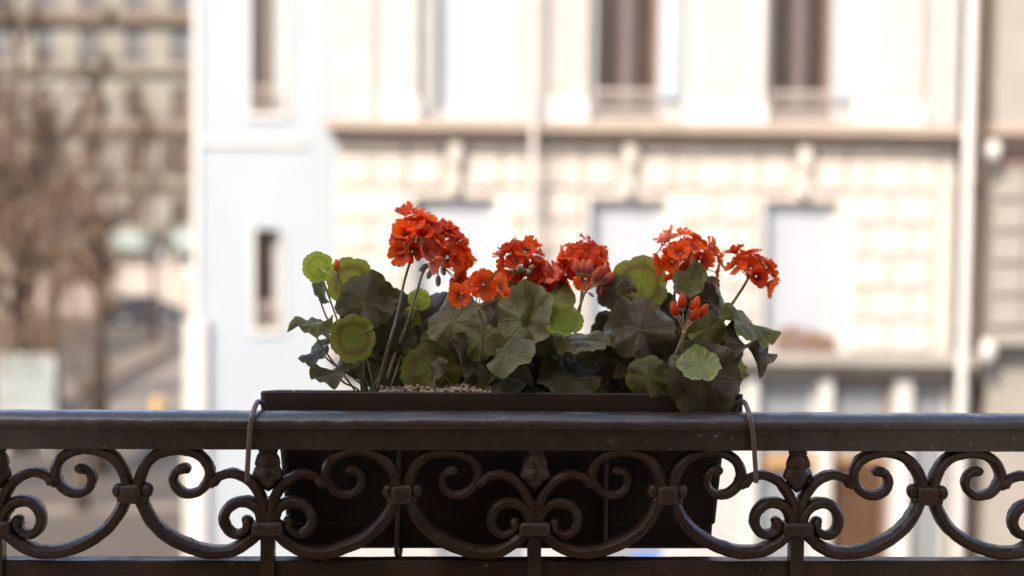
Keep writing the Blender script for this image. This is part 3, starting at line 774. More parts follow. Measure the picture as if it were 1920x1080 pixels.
for mir, var_ in ((m_, v_) for m_ in (1, -1) for v_ in (0, 1, 2)):
    for nm, pts, w_, d_, sd in (('upper_scroll', UPPER, .0066, .0115, 1), ('lower_scroll', LOWER, .0074, .0125, 2), ('inner_scroll', INNER, .0068, .0115, 3), ('arc_bar', ARC, .0064, .0110, 4)):
        q = [(mir*x, z) for x, z in pts]
        g_ = None
        if nm == 'arc_bar': g_ = lambda t: .12-.25*t
        if nm in ('upper_scroll', 'inner_scroll'): g_ = lambda t: .14-.34*t
        if nm == 'lower_scroll': g_ = lambda t: .12*sin(pi*t)
        q = [(x+.0009*noise.noise(V((k*.6, sd, var_*9+mir))), z+.0009*noise.noise(V((k*.6, sd+5, var_*9+mir)))) for k, (x, z) in enumerate(q)]
        parts[var_].append((nm, scroll_mesh(nm, q, w_, d_, sd*7+mir+var_*31, nm in ('upper_scroll', 'inner_scroll', 'arc_bar'), g_), mir))
zcl = -(931-846.5)/SC; zco = -(995-846.5)/SC
def noisy(bm, amt, fr, seed=0):
    for v in bm.verts:
        v.co += v.co.normalized()*amt*noise.noise(v.co*fr+V((seed, 0, 0)))
def clamp_mesh():
    bm = bevel_box(.0275, .027, .0245, .0060, 4)
    me0 = bpy.data.meshes.new('t'); bm.to_mesh(me0); bm.free()
    b = MB()
    for s in (-1, 1):
        b.ball((s*.0178, .001, .0035), (.0085, .010, .0100), 16, 10); b.ball((s*.0148, .001, -.0075), (.0055, .010, .0065), 12, 8)
    me1 = b.mesh('t1'); bm = bmesh.new(); bm.from_mesh(me0); bm.from_mesh(me1); bmesh.ops.subdivide_edges(bm, edges=[e for e in bm.edges if e.calc_length() > .008], cuts=2, use_grid_fill=True)
    noisy(bm, .0009, 120); me = bpy.data.meshes.new('clamp'); bm.to_mesh(me); bm.free(); smooth(me, 50); me.materials.append(MT['iron']); return me
def collar_mesh():
    bm = bevel_box(.040, .028, .0175, .0060, 4)
    bmesh.ops.subdivide_edges(bm, edges=[e for e in bm.edges if e.calc_length() > .008], cuts=3, use_grid_fill=True)
    noisy(bm, .001, 110, 5); me = bpy.data.meshes.new('collar'); bm.to_mesh(me); bm.free(); smooth(me, 50); me.materials.append(MT['iron']); return me
def bud_mesh():
    """leaf bud: three tiers of overlapping acanthus lobes, point downwards"""
    b = MB(); nv, nu = 40, 28; z0, z1 = -(929-846.5)/SC, .001; H = z1-z0
    for k in range(nv+1):
        t = k/nv
        r = .0155*(sin(pi*min(1, t*1.25+.02)**.62) if t < .72 else .86-.28*((t-.72)/.28))
        r = .0178*min(1, (t/.34)**.75)*(1 if t < .34 else 1-.42*((t-.34)/.66)**1.25)
        tier = (t*3.4) % 1.0
        for j in range(nu):
            a = 2*pi*j/nu
            lob = .24*abs(cos(a*2.5+int(t*3.4)*.6))*(1-tier*.5) + .17*sin(pi*tier)**.5 - .05
            rr = r*(.86+lob) + .0005*noise.noise(V((cos(a)*3, sin(a)*3, t*18)))
            b.v.append((rr*cos(a), rr*sin(a)*.72, z0+H*t))
    for k in range(nv):
        for j in range(nu):
            a = k*nu+j; c = k*nu+(j+1) % nu; b.f.append((a, c, c+nu, a+nu)); b.m.append(0)
    me = b.mesh('leaf_bud'); smooth(me, 60); me.materials.append(MT['iron']); return me
def post_mesh():
    b = MB(); b.box(-.0085, .0085, -.009, .010, -.63, zco-.006)
    b.box(-.0065, .0065, -.010, .008, zco+.006, -(940-846.5)/SC)
    me = b.mesh('post'); me.materials.append(MT['iron'])
    return me
cm, km, bm_, pm_ = clamp_mesh(), collar_mesh(), bud_mesh(), post_mesh()
for i in range(-5, 6):
    x = X0+i*P_; rr = random.Random(i+50)
    for nm, me, mir in parts[i % 3]:
        o = link(nm, me, rail); o.location = (x, Y0+rr.uniform(-.0008, .0008), RB-.0003); o.rotation_euler.y = rr.uniform(-.006, .006)
    for nm, me, dz in (('collar', km, zco), ('leaf_bud', bm_, 0), ('post', pm_, 0)):
        o = link(nm, me, rail); o.location = (x, Y0+(-.004 if nm == 'collar' else .0), RB+dz)
        if nm == 'leaf_bud': o.rotation_euler.z = rr.uniform(-.3, .3)
    o = link('clamp', cm, rail); o.location = (x+P_/2, Y0-.003, RB+zcl); o.rotation_euler = (0, rr.uniform(-.05, .05), rr.uniform(-.12, .12))

# ================================================================== PLANTER, HOLDER
PY = .045                                    # front face of the planter at the rim
pl_l = at_y(487, 733, PY); pl_r = at_y(1396, 736, PY)
CXP = (pl_l.x+pl_r.x)/2; WP = (pl_r.x-pl_l.x); ZR = (pl_l.z+pl_r.z)/2-.001
TILT = radians(6.5)
PM = Matrix.Translation((CXP, PY, ZR)) @ Matrix.Rotation(-TILT, 4, 'X')
planter = empty('planter_box', matrix=PM, label='long dark brown plastic planter hung outside the railing holding the geraniums', cat='planter')
def rrect(hx, y0, y1, r, z, k=5):
    out = []
    for cx, cy, a0 in ((hx-r, y0+r, -pi/2), (hx-r, y1-r, 0), (-hx+r, y1-r, pi/2), (-hx+r, y0+r, pi)):
        for q in range(k+1): a = a0+q*pi/2/k; out.append((cx+r*cos(a), cy+r*sin(a), z))
    return out
def loft(name, rings, m, parent, cap0=True, cap1=False, ang=30):
    b = MB(); n = len(rings[0])
    for r in rings: b.v += r
    for i in range(len(rings)-1):
        for j in range(n): a = i*n+j; c = i*n+(j+1) % n; b.f.append((a, c, c+n, a+n)); b.m.append(0)
    if cap0: b.f.append(tuple(reversed(range(n)))); b.m.append(0)
    if cap1: b.f.append(tuple((len(rings)-1)*n+j for j in range(n))); b.m.append(0)
    return b.build(name, m, parent, True, ang)
HP = (1040-733)/SC*.985; hw_ = WP/2; DP = .165
bh = hw_*.90
rings = [rrect(bh-.012, .022, DP-.022, .006, -HP), rrect(bh-.008, .020, DP-.020, .009, -HP+.003), rrect(bh-.006, .0185, DP-.0185, .010, -HP+.031), rrect(bh-.003, .0155, DP-.0155, .010, -HP+.0335),
         rrect(hw_-.022, .006, DP-.006, .011, -.042), rrect(hw_-.020, .005, DP-.005, .011, -.037)]
loft('body', rings, MT['planter'], planter)
rings = [rrect(hw_-.021, .004, DP-.004, .010, -.0405), rrect(hw_-.003, .0015, DP-.0015, .010, -.0395), rrect(hw_-.001, .0005, DP-.0005, .010, -.037), rrect(hw_, 0, DP, .010, -.002), rrect(hw_-.0015, .0015, DP-.0015, .010, 0),
         rrect(hw_-.005, .005, DP-.005, .008, -.0005), rrect(hw_-.007, .007, DP-.007, .008, -.006), rrect(hw_-.012, .012, DP-.012, .008, -.06)]
loft('rim', rings, MT['planter'], planter, False, False)
# soil
b = MB(); nx, ny = 60, 16
for i in range(nx+1):
    for j in range(ny+1):
        x = -hw_+.010+(WP-.02)*i/nx; y = .0095+(DP-.019)*j/ny
        b.v.append((x, y, -.012+.006*noise.noise(V((x*40, y*40, 0)))+.014*exp(-((x+.06)/.12)**2)*sin(pi*j/ny)))
for i in range(nx):
    for j in range(ny): a = i*(ny+1)+j; b.f.append((a, a+ny+1, a+ny+2, a+1)); b.m.append(0)
b.build('soil', MT['soil'], planter, True)
b = MB(); rr = random.Random(5)
for k in range(1500):
    x = rr.gauss(-.055, .07) if k % 3 else rr.uniform(-hw_+.015, hw_-.015); x = max(-hw_+.013, min(hw_-.013, x)); y = rr.uniform(.012, DP-.012)
    z = -.012+.006*noise.noise(V((x*40, y*40, 0)))+.016*exp(-((x+.06)/.12)**2)*sin(pi*y/DP)+rr.uniform(0, .005)+(.004 if abs(x+.055) < .11 else 0)
    s = rr.uniform(.0018, .0042); b.ball((x, y, z), (s*rr.uniform(.7,1.3), s*rr.uniform(.7,1.2), s*rr.uniform(.6,1)), 5, 4, 0, (rr.uniform(-1,1), rr.uniform(-1,1), 1))
o = b.build('pebbles', MT['pebble'], planter); o['kind'] = 'stuff'

hold = empty('planter_holder', (CXP, 0, RB), 'brown wire holder hooking the planter over the handrail', 'planter holder')
def wpath(L): return [tuple(V(p)-V((CXP, 0, RB))) for p in L]
def wtube(name, pts, r=.0032, per=8):
    pts = catmull([tuple(p) for p in pts], per); b = MB(); b.tube(pts, r, 10); return b.build(name, MT['wire'], hold, True, 50)
yf, yb = -.0325, .0335
for side, L in ((0, [(463,902), (465,862), (468,812), (471,786)]), (1, [(1418,905), (1416,868), (1412,815), (1407,786)])):
    P3 = [at_y(px, py, yf) for px, py in L]
    top = at_y(484 if side == 0 else 1394, 753, .0); a = P3[-1]
    s = 1 if side == 0 else -1
    P3 += [V(((a.x*.55+top.x*.45), yf*.72, top.z-.008)), top, V((top.x+s*.0045, yb*.75, top.z-.010)), V((top.x+s*.006, yb, RB+.02)), V((top.x+s*.006, yb, RB+.005))]
    wtube('hook', wpath(P3))
xl, xr = at_y(484, 800, yb).x, at_y(1394, 800, yb).x
b = MB(); b.tube(wpath([(xl, yb, RB+.006), (xr, yb, RB+.006)]), .0032, 10); b.build('cross_wire', MT['wire'], hold, True, 50)
ux0, ux1 = at_y(749, 900, yb+.002).x, at_y(1136, 900, yb+.002).x; zb = at_y(900, 1049, yb+.002).z
yw = yb+.002
U_ = [(ux0, yw, RB+.004), (ux0-.0012, yw, RB-.06), (ux0-.003, yw, zb+.02), (ux0-.0028, yw, zb+.008), (ux0+.001, yw, zb+.0015), (ux0+.009, yw, zb), (ux0+.05, yw, zb), (ux1-.05, yw, zb), (ux1-.009, yw, zb), (ux1-.001, yw, zb+.002), (ux1, yw, zb+.01), (ux1, yw, RB-.06), (ux1, yw, RB+.004)]
wtube('cradle_wire', wpath(U_))
for x in (ux0+.0005, ux1-.001):
    wtube('cradle_wire', wpath([(x, yw+.003, zb), (x, yw+.05, zb-.001), (x, yw+.13, zb-.003), (x, yw+.150, zb+.006), (x, yw+.152, zb+.08)]))

# ================================================================== GERANIUMS
def leaf_mesh(R, cup, ripple, fold, droop, seed):
    rr = random.Random(seed); ph = rr.uniform(0, 6); ph2 = rr.uniform(0, 6); na, nr = 84, 9
    b = MB(); uvs = []; g_ = rr.uniform(-.05, .04); curl = rr.uniform(-.28, .12); curl2 = rr.uniform(-.15, .15); roll = rr.uniform(-.35, .5); lobe = 7
    b.v.append((0, 0, 0)); uvs.append((0, .5))
    for i in range(1, nr+1):
        t = i/nr
        for j in range(na+1):
            a = -pi+g_+(2*pi-2*g_)*j/na; u = (a+pi)/(2*pi)
            lb = abs(sin(u*lobe*pi)); cr = abs(sin(u*lobe*3*pi+.4))
            rad = R*(.90+.10*cos(a))*(1 + t*t*(-.085+.10*lb**.6) + t**4*(-.02+.035*cr)) * (1+.05*t*noise.noise(V((cos(a)*1.5+seed, sin(a)*1.5, 0))))
            x = rad*t*sin(a); y = rad*t*cos(a)
            z = R*(cup*t*t + ripple*t*t*(sin(a*3+ph)*.9+sin(a*5+ph2)*.7+sin(a*11+ph)*.25*t) - .05*(lb-.5)*t*(1-.3*t)*(1 if cup >= 0 else -1)) + fold*abs(x) - droop*max(0, y)**2/R
            z += R*(curl*(x/R)**2 + curl2*(x/R)*(y/R) - roll*max(0, t-.72)**2*(1+sin(a*2+ph2))*2 + .04*(u-.5)*t)
            z += R*.16*t*noise.noise(V((x/R*1.8+seed, y/R*1.8, 1))) + R*.05*t*noise.noise(V((x/R*5+seed, y/R*5, 4)))
            b.v.append((x, y, z)); uvs.append((t, u))
    for j in range(na): b.f.append((0, 1+j, 2+j))
    for i in range(nr-1):
        for j in range(na): a = 1+i*(na+1)+j; b.f.append((a, a+na+1, a+na+2, a+1))
    b.m = [0]*len(b.f)
    me = b.mesh('leaf'); smooth(me); ul = me.uv_layers.new(name='UVMap')
    for lp in me.loops: ul.data[lp.index].uv = uvs[lp.vertex_index]
    return me
def bez(p0, p1, p2, p3, n=10):
    return [p0*(1-t)**3+p1*3*t*(1-t)**2+p2*3*t*t*(1-t)+p3*t**3 for t in [k/n for k in range(n+1)]]
plants = {}
def base_pt(px, dy=0): q = at_y(px, 735, .12); return V((q.x, .115+dy, ZR-.022))
for key, px, lab in (('a', 705, 'leftmost geranium with backlit round leaves and two large red heads on long stalks'),
                     ('b', 880, 'geranium with grey green leaves and a small open red flower cluster in front'),
                     ('c', 1030, 'middle geranium with a bright green young leaf and pink buds'),
                     ('d', 1265, 'rightmost geranium with dark crinkled leaves drooping over the planter rim')):
    plants[key] = empty('geranium', base_pt(px), lab, 'geranium', 'red geraniums in the planter')
LABS = {'bright': 'bright yellow green backlit leaf', 'zoned': 'green leaf with a reddish ring', 'grey': 'grey green sheeny leaf', 'purple': 'dark purple brown leaf', 'pale': 'pale green young leaf', 'dark': None, 'mid': None}
def put_leaf(key, px, py, rp, y, n, tip, m, cup=.12, rip=.07, fold=0, droop=.08, pet=True, seed=None):
    """n = (right, towards the room, up): where the blade faces; tip = angle in the picture of its far edge, 0 right, 90 up"""
    global lseed
    lseed += 1; sd = seed or lseed
    par = plants[key]; c = at_y(px, py, y); R = rp/(F/(y+DIST))
    N = V((n[0], -n[1], n[2])).normalized(); td = V((cos(radians(tip)), 0, sin(radians(tip))))
    T = (td-N*td.dot(N)).normalized(); X = T.cross(N).normalized()
    me = leaf_mesh(R, cup, rip, fold, droop, sd); me.materials.append(MT['leaf_'+m])
    o = link('leaf', me, par); org = c - T*R*.08
    M = Matrix((X, T, N)).transposed().to_4x4(); M.translation = org - par.location
    o.matrix_local = M
    if LABS.get(m): o['label'] = LABS[m]
    if pet:
        b0 = par.location + V((random.uniform(-.02, .02), random.uniform(-.02, .02), 0))
        away = -N*.018 if (-N).y > -.1 else N*.012
        pts = bez(org, org+away+V((0, 0, -.012)), b0+V(((org.x-b0.x)*.25, 0, .035)), b0, 10)
        b = MB(); b.tube([M.inverted() @ (p-par.location) for p in pts], [.0011]+[.0013]*9+[.0016], 6); b.build('petiole', MT['stem'], o, True)
lseed = 0
F_ = (0, 1, 0)
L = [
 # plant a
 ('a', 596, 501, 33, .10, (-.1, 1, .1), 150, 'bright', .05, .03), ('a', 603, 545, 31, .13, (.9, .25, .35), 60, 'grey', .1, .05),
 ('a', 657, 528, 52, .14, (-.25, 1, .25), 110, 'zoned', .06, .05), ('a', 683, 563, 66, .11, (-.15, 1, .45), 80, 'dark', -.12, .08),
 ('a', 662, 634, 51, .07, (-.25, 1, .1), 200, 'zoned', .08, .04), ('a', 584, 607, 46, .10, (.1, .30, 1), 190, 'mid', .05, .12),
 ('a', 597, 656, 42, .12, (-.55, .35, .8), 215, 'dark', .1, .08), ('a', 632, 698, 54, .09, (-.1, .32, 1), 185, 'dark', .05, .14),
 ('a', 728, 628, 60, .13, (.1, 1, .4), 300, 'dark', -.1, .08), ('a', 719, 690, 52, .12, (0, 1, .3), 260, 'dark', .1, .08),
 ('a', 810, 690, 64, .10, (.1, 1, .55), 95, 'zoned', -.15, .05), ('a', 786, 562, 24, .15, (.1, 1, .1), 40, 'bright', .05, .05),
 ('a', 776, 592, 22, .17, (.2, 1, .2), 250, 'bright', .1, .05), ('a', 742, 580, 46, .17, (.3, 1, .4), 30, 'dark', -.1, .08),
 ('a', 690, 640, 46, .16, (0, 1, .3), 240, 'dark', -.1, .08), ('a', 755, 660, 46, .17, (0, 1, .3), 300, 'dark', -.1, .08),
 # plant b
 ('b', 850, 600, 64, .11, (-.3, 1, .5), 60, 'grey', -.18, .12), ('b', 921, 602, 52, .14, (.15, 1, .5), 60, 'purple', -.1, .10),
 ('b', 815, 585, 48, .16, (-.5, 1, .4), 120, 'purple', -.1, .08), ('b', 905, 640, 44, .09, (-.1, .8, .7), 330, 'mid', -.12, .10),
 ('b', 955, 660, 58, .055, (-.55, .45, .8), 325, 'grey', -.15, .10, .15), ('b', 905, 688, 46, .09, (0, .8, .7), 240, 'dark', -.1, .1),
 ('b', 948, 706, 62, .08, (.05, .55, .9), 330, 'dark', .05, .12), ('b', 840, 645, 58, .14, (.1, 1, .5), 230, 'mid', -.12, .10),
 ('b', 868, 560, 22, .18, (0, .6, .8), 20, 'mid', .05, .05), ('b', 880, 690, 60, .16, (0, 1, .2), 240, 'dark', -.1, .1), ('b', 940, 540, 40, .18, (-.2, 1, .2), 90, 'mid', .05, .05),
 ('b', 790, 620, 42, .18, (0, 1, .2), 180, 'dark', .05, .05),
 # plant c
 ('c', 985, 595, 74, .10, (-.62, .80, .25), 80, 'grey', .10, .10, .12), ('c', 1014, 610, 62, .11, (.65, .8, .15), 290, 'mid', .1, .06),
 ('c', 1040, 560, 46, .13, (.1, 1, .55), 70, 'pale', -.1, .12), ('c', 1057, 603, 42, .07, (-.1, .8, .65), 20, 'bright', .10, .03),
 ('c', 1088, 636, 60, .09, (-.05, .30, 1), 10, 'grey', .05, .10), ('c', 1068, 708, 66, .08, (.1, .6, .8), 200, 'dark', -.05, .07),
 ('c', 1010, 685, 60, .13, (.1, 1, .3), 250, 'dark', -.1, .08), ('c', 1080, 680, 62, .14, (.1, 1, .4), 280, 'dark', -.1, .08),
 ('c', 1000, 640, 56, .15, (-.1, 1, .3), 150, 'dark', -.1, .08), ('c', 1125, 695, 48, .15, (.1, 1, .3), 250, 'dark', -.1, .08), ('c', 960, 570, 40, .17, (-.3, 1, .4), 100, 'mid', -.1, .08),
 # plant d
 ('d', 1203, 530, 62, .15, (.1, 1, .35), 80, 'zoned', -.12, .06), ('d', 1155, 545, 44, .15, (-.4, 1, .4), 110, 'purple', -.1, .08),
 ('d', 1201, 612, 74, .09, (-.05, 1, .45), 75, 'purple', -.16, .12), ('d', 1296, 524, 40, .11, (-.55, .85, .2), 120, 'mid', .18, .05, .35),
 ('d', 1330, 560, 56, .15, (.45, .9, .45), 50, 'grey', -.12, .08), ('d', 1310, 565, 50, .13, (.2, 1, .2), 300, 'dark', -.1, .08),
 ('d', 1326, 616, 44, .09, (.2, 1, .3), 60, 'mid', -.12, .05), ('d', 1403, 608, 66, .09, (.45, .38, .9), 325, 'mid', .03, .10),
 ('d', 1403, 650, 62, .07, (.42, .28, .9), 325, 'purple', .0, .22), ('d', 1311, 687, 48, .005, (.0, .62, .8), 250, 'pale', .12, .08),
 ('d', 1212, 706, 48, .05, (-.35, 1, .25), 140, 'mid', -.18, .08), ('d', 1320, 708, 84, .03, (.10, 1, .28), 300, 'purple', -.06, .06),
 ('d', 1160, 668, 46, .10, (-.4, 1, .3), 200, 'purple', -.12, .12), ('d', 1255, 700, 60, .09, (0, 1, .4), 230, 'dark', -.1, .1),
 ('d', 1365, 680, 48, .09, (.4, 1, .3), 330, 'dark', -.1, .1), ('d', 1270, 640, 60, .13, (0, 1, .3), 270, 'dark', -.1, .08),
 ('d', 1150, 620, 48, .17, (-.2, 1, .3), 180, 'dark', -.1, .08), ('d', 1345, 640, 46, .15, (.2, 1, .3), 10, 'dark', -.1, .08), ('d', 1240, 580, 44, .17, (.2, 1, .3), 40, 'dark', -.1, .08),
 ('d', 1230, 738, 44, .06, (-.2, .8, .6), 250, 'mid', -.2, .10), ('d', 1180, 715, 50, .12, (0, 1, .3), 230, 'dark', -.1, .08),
]
for t_ in L:
    a = list(t_); key, px, py, rp, y, n, tip, m, cup, rip = a[:10]; rip *= 1.6 if m in ('grey', 'dark', 'purple', 'mid') else 1; fold = a[10] if len(a) > 10 else 0
    put_leaf(key, px, py, rp, y, n, tip, m, cup, rip, fold)

rf_ = random.Random(77)
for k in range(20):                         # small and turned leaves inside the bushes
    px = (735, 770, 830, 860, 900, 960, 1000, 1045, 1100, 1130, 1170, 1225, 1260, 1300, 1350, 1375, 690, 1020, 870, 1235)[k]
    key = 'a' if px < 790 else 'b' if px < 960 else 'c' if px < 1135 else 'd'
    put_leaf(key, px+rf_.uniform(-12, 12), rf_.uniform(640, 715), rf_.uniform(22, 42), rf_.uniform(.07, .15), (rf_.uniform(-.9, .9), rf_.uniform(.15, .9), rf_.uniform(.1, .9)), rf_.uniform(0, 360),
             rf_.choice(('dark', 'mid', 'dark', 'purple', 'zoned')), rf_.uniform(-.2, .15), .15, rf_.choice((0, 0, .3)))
# florets
def floret_mesh(seed, openness, size=.0135, npet=5):
    rr = random.Random(seed); b = MB(); uvs = []
    for k in range(npet):
        a0 = 2*pi*k/npet+rr.uniform(-.15, .15); L_ = size*1.22*rr.uniform(.9, 1.1); W_ = L_*rr.uniform(.50, .60); tilt = openness+rr.uniform(-.22, .22); tw = rr.uniform(-.25, .25)
        nl, nw = 7, 6; i0 = len(b.v); wav = rr.uniform(0, 6); rf = rr.uniform(.06, .14)
        for i in range(nl+1):
            t = i/nl; wd = W_*(t**.75*1.25)*(sqrt(max(0, 1-((t-.6)/.42)**2)) if t > .6 else 1)/1.0
            if i == nl: wd = W_*.28
            for j in range(nw+1):
                s = j/nw*2-1
                ang = tilt*(1-.55*t) + .15*t*t*sin(wav)
                r_ = L_*t*(1-.05*(1 - s*s)*(t > .95))
                x = r_*cos(ang)+.0012; z = L_*(sin(tilt)*t - .18*t*t*(1 if openness < .9 else 0)) + L_*(.10*s*s*t + rf*sin(wav+s*4.5)*t*t)
                y = s*wd
                y2 = y*cos(tw*t)-z*sin(tw*t)*.3; z2 = z+y*sin(tw*t)
                b.v.append((x*cos(a0)-y2*sin(a0), x*sin(a0)+y2*cos(a0), z2)); uvs.append((t, s*.5+.5))
        for i in range(nl):
            for j in range(nw): a = i0+i*(nw+1)+j; b.f.append((a, a+nw+1, a+nw+2, a+1)); b.m.append(0)
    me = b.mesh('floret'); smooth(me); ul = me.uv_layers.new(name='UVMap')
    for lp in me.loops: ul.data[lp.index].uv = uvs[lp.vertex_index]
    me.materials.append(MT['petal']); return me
FL = [floret_mesh(100+k, op) for k, op in enumerate((.25, .35, .5, .7, .3, .9, .45, .6))]
FL_pink = []
for me in FL[2:6]:
    m2 = me.copy(); m2.materials.clear(); m2.materials.append(MT['petal_pink']); FL_pink.append(m2)
def bud_mesh_f(col, closed=1.0):
    b = MB(); b.ball((0, 0, .0065), (.0037, .0037, .0070), 12, 9, 0, fn=lambda p: V((p.x*(1-.35*max(0, p.z)/.007), p.y*(1-.35*max(0, p.z)/.007), p.z)))
    uv_n = len(b.v)
    b.ball((0, 0, .0018), (.0027, .0027, .0032), 10, 5, 1)
    for k in range(5):
        a = 2*pi*k/5; q = V((cos(a), sin(a), 0)); t_ = V((-sin(a), cos(a), 0))*.0011
        b.quad(q*.0024-t_+V((0,0,.002)), q*.0024+t_+V((0,0,.002)), q*.0040+V((0,0,.0085)), q*.0039+V((0,0,.0082)), 1)
    me = b.mesh('flower_bud'); smooth(me); ul = me.uv_layers.new(name='UVMap')
    for lp in me.loops: ul.data[lp.index].uv = (min(1, .35+me.vertices[lp.vertex_index].co.z/.014), .5)
    me.materials.append(MT[col]); me.materials.append(MT['calyx']); return me
BUD_R, BUD_P = bud_mesh_f('petal'), bud_mesh_f('petal_pink')
CALYX = None
def calyx_bud():
    b = MB(); b.ball((0, 0, .004), (.0026, .0026, .0052), 9, 7, 0); me = b.mesh('green_bud'); smooth(me); me.materials.append(MT['calyx']); return me
CALYX = calyx_bud()
def orient(d, roll): return d.to_track_quat('Z', 'Y').to_matrix().to_4x4() @ Matrix.Rotation(roll, 4, 'Z')
def head(key, hub, y, axis, nfl, rad, cone, stem=None, size=1.0, sparse=None, buds=(), pink=.12, squash=(1, 1, 1), stem_m='stem', label=None, seed=1, pet=None):
    """an umbel: florets on short stalks spread round the axis from the hub"""
    rr = random.Random(seed*31+5); par = plants[key]; h = at_y(*hub, y); A_ = V((axis[0], -axis[1], axis[2])).normalized()
    e = MB(); R = rad/(F/(y+DIST))
    e.ball((0, 0, 0), .0028, 8, 6)
    dirs = []
    if sparse:
        dirs = [V((q[0], -q[1], q[2])) for q in sparse]; nrm = [V((q[3], -q[4], q[5])).normalized() for q in sparse]
    else:
        ga = pi*(3-sqrt(5)); cmin = cos(radians(cone)); Q = A_.to_track_quat('Z', 'Y')
        for k in range(nfl):
            zc = 1-(k+.5)/nfl*(1-cmin); rh = sqrt(1-zc*zc); a = k*ga+rr.uniform(-.25, .25)
            d = Q @ V((rh*cos(a), rh*sin(a), zc)); dirs.append(d)
    inst = []
    for d in dirs:
        l_ = R*rr.uniform(.70, 1.02)
        p = V((d.x*squash[0], d.y*squash[1], d.z*squash[2]))*l_; dn = (p.normalized()*1+V((rr.uniform(-.3,.3), rr.uniform(-.3,.3), rr.uniform(-.3,.3)))).normalized()
        mid_ = p*.55+V((0, 0, .002)) - A_*.0
        if sparse: dn = nrm[len(inst)]
        e.tube(bez(V((0,0,0)), p*.3, mid_, p-dn*.002, 5), .00075, 5)
        inst.append((p-dn*.002, dn))
    ho = e.build('flower_head', MT['pedicel'], par, True, loc=h-par.location)
    if label: ho['label'] = label
    for p, dn in inst:
        pk = rr.random() < pink
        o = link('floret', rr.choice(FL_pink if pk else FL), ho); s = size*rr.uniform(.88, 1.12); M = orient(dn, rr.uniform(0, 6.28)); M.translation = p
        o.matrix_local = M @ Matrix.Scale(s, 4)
    for (dx, dz, dyy, kind, sc_) in buds:
        p = V((dx/SC, -dyy, dz/SC)); me = {'r': BUD_R, 'p': BUD_P, 'g': CALYX}[kind]
        dn = (p.normalized() + (V((0, 0, -.6)) if kind == 'g' and dz < 0 else V((0, 0, .3)))).normalized(); 
        o = link('flower_bud' if kind != 'g' else 'green_bud', me, ho); M = orient(dn, rr.uniform(0, 6)); M.translation = p; o.matrix_local = M @ Matrix.Scale(sc_, 4)
        b = MB(); b.tube(bez(V((0,0,0)), V((p.x*.3, p.y*.3, abs(p.z)*.3+.002)), p*.8, p, 6), .0008, 5); b.build('pedicel', MT['pedicel' if kind != 'g' else 'pedicel'], ho, True)
    if stem:
        P3 = [h]+[at_y(px, py, yy) for px, py, yy in stem]; b = MB(); C = catmull([tuple(p-par.location) for p in P3], 6)
        n_ = len(C); b.tube(C, [(.0016+.0012*k/n_) for k in range(n_)], 8); b.build('flower_stem', MT[stem_m], par, True)
head('a', (778, 466), .12, (.30, .35, 1), 26, 50, 92, stem=[(760, 520, .11), (745, 590, .09), (728, 650, .075), (708, 728, .08), (702, 745, .10)], seed=11,
     squash=(.95, .8, 1.45), size=1.0, buds=[(-22, -2, .01, 'g', 1.3), (-14, 2, .02, 'g', 1.2), (-30, 4, .0, 'g', 1.2), (16, -6, .01, 'g', 1.5), (24, -12, .012, 'g', 1.4), (-10, 12, .02, 'p', 1.1), (10, 10, .02, 'g', 1.3)], stem_m='stem_dark', label='large red orange flower head on the longest stalk')
head('a', (822, 492), .17, (.80, .15, .55), 24, 62, 72, stem=[(797, 505, .16), (782, 545, .15), (765, 600, .14), (735, 680, .12), (718, 742, .12)], seed=2,
     squash=(.9, .8, 1.25), buds=[(-24, -4, .01, 'g', 1.6), (-14, -16, .01, 'g', 1.5), (0, -28, .01, 'g', 1.6), (8, -10, .015, 'g', 1.5)], pink=.03, label='flower head turned to the right behind the largest one')
head('c', (978, 512), .15, (.05, .25, 1), 19, 45, 98, stem=[(975, 560, .15), (985, 640, .14), (1010, 740, .13)], seed=3, squash=(.88, .8, 1.4), size=.92, pink=.04,
     buds=[(-14, 2, .02, 'g', 1.6), (-4, 6, .025, 'g', 1.8), (8, 0, .02, 'g', 1.6), (-20, -6, .01, 'g', 1.5), (14, 8, .02, 'g', 1.4)])
head('c', (1026, 520), .15, (-.2, .6, .5), 5, 24, 80, seed=31, size=.95, stem=[(1020, 560, .15), (1012, 640, .14), (1020, 740, .13)])
head('b', (896, 578), .035, (0, .7, .8), 4, 27, 90, stem=[(900, 590, .04), (906, 615, .05), (900, 680, .08), (885, 745, .11)], seed=4, size=1.1,
     sparse=[(-1.4, .5, .95, -.4, .98, .05), (.35, .9, 1.75, .1, .98, .2), (1.6, .2, 1.6, .8, .65, .35), (-.3, .1, 1.5, -.3, .6, .7)], pink=0, buds=[(46, 24, 0, 'r', 1.1)], label='small open flower cluster in front of a grey green leaf')
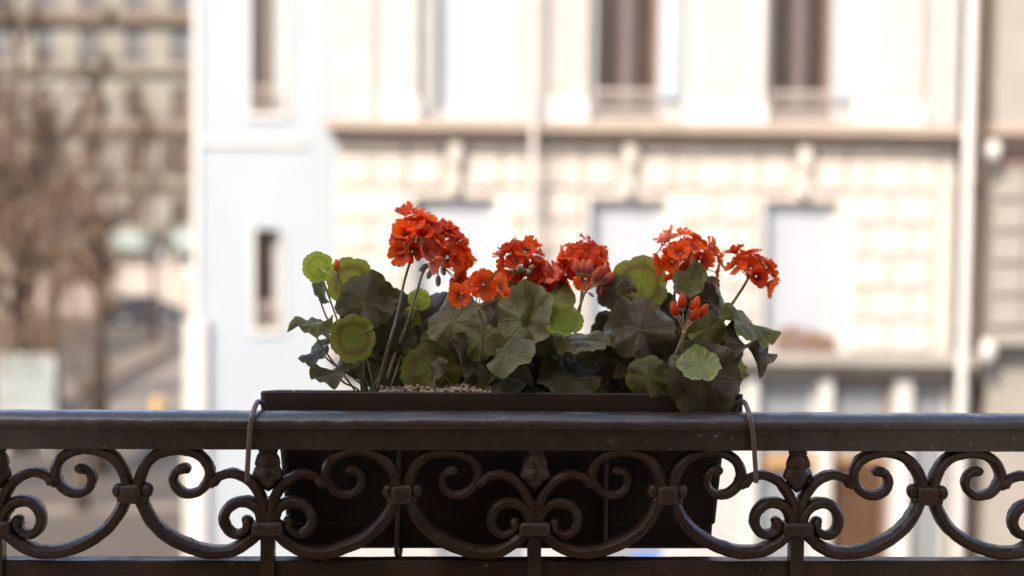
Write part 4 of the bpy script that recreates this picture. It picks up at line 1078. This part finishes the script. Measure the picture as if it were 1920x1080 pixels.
head('c', (1092, 508), .15, (.05, .3, 1), 19, 54, 100, stem=[(1090, 560, .15), (1075, 640, .14), (1050, 740, .13)], seed=5, squash=(.85, .8, 1.1), pink=.05)
head('c', (1062, 520), .16, (-.5, .6, .3), 5, 22, 80, seed=51, size=.95, stem=[(1062, 560, .16), (1050, 640, .15), (1040, 740, .13)])
head('c', (1096, 548), .085, (0, .5, 1), 0, 30, 60, stem=[(1088, 572, .09), (1072, 610, .09), (1050, 680, .10), (1038, 740, .11)], seed=6, sparse=[],
     buds=[(-12, 36, .004, 'p', 1.7), (-4, 38, .012, 'p', 1.5), (6, 34, .0, 'p', 1.6), (16, 24, .014, 'p', 1.8), (26, 28, .004, 'p', 1.7), (34, 20, .010, 'p', 1.6), (22, 14, 0, 'p', 1.3), (10, -2, 0, 'g', .8)], label='cluster of pink buds')
head('d', (1288, 498), .15, (.05, .25, 1), 20, 60, 98, stem=[(1288, 540, .15), (1285, 640, .14), (1270, 742, .13)], seed=7, squash=(1.05, .8, 1.12), pink=.15)
head('d', (1266, 528), .16, (-.3, .6, .3), 2, 12, 60, seed=71, size=.7, stem=[(1264, 580, .16), (1262, 740, .13)])
head('d', (1403, 521), .12, (.35, .35, .9), 12, 46, 82, stem=[(1392, 541, .12), (1368, 578, .12), (1330, 650, .12), (1290, 742, .12)], seed=8, squash=(1.0, .8, 1.3), size=.9, pink=.02,
     label='flower head leaning out alone on the right')
head('d', (1282, 622), .035, (0, .4, 1), 0, 30, 60, stem=[(1277, 640, .036), (1268, 662, .04), (1262, 690, .06), (1262, 742, .11)], seed=9, sparse=[],
     buds=[(-15, 30, .006, 'r', 1.65), (-3, 42, .0, 'r', 1.7), (16, 38, .002, 'r', 1.7), (26, 28, .004, 'r', 1.65), (11, 22, .012, 'r', 1.6)], label='five plump red buds')
head('a', (632, 512), .14, (.1, .5, 1), 0, 20, 60, stem=[(640, 540, .14), (660, 620, .13), (690, 742, .12)], seed=10, sparse=[], buds=[(0, 6, .004, 'p', 1.4), (-10, 2, 0, 'g', 1.1)])

print('objects', len(bpy.data.objects), 'tris', sum(len(m.polygons) for m in bpy.data.meshes))
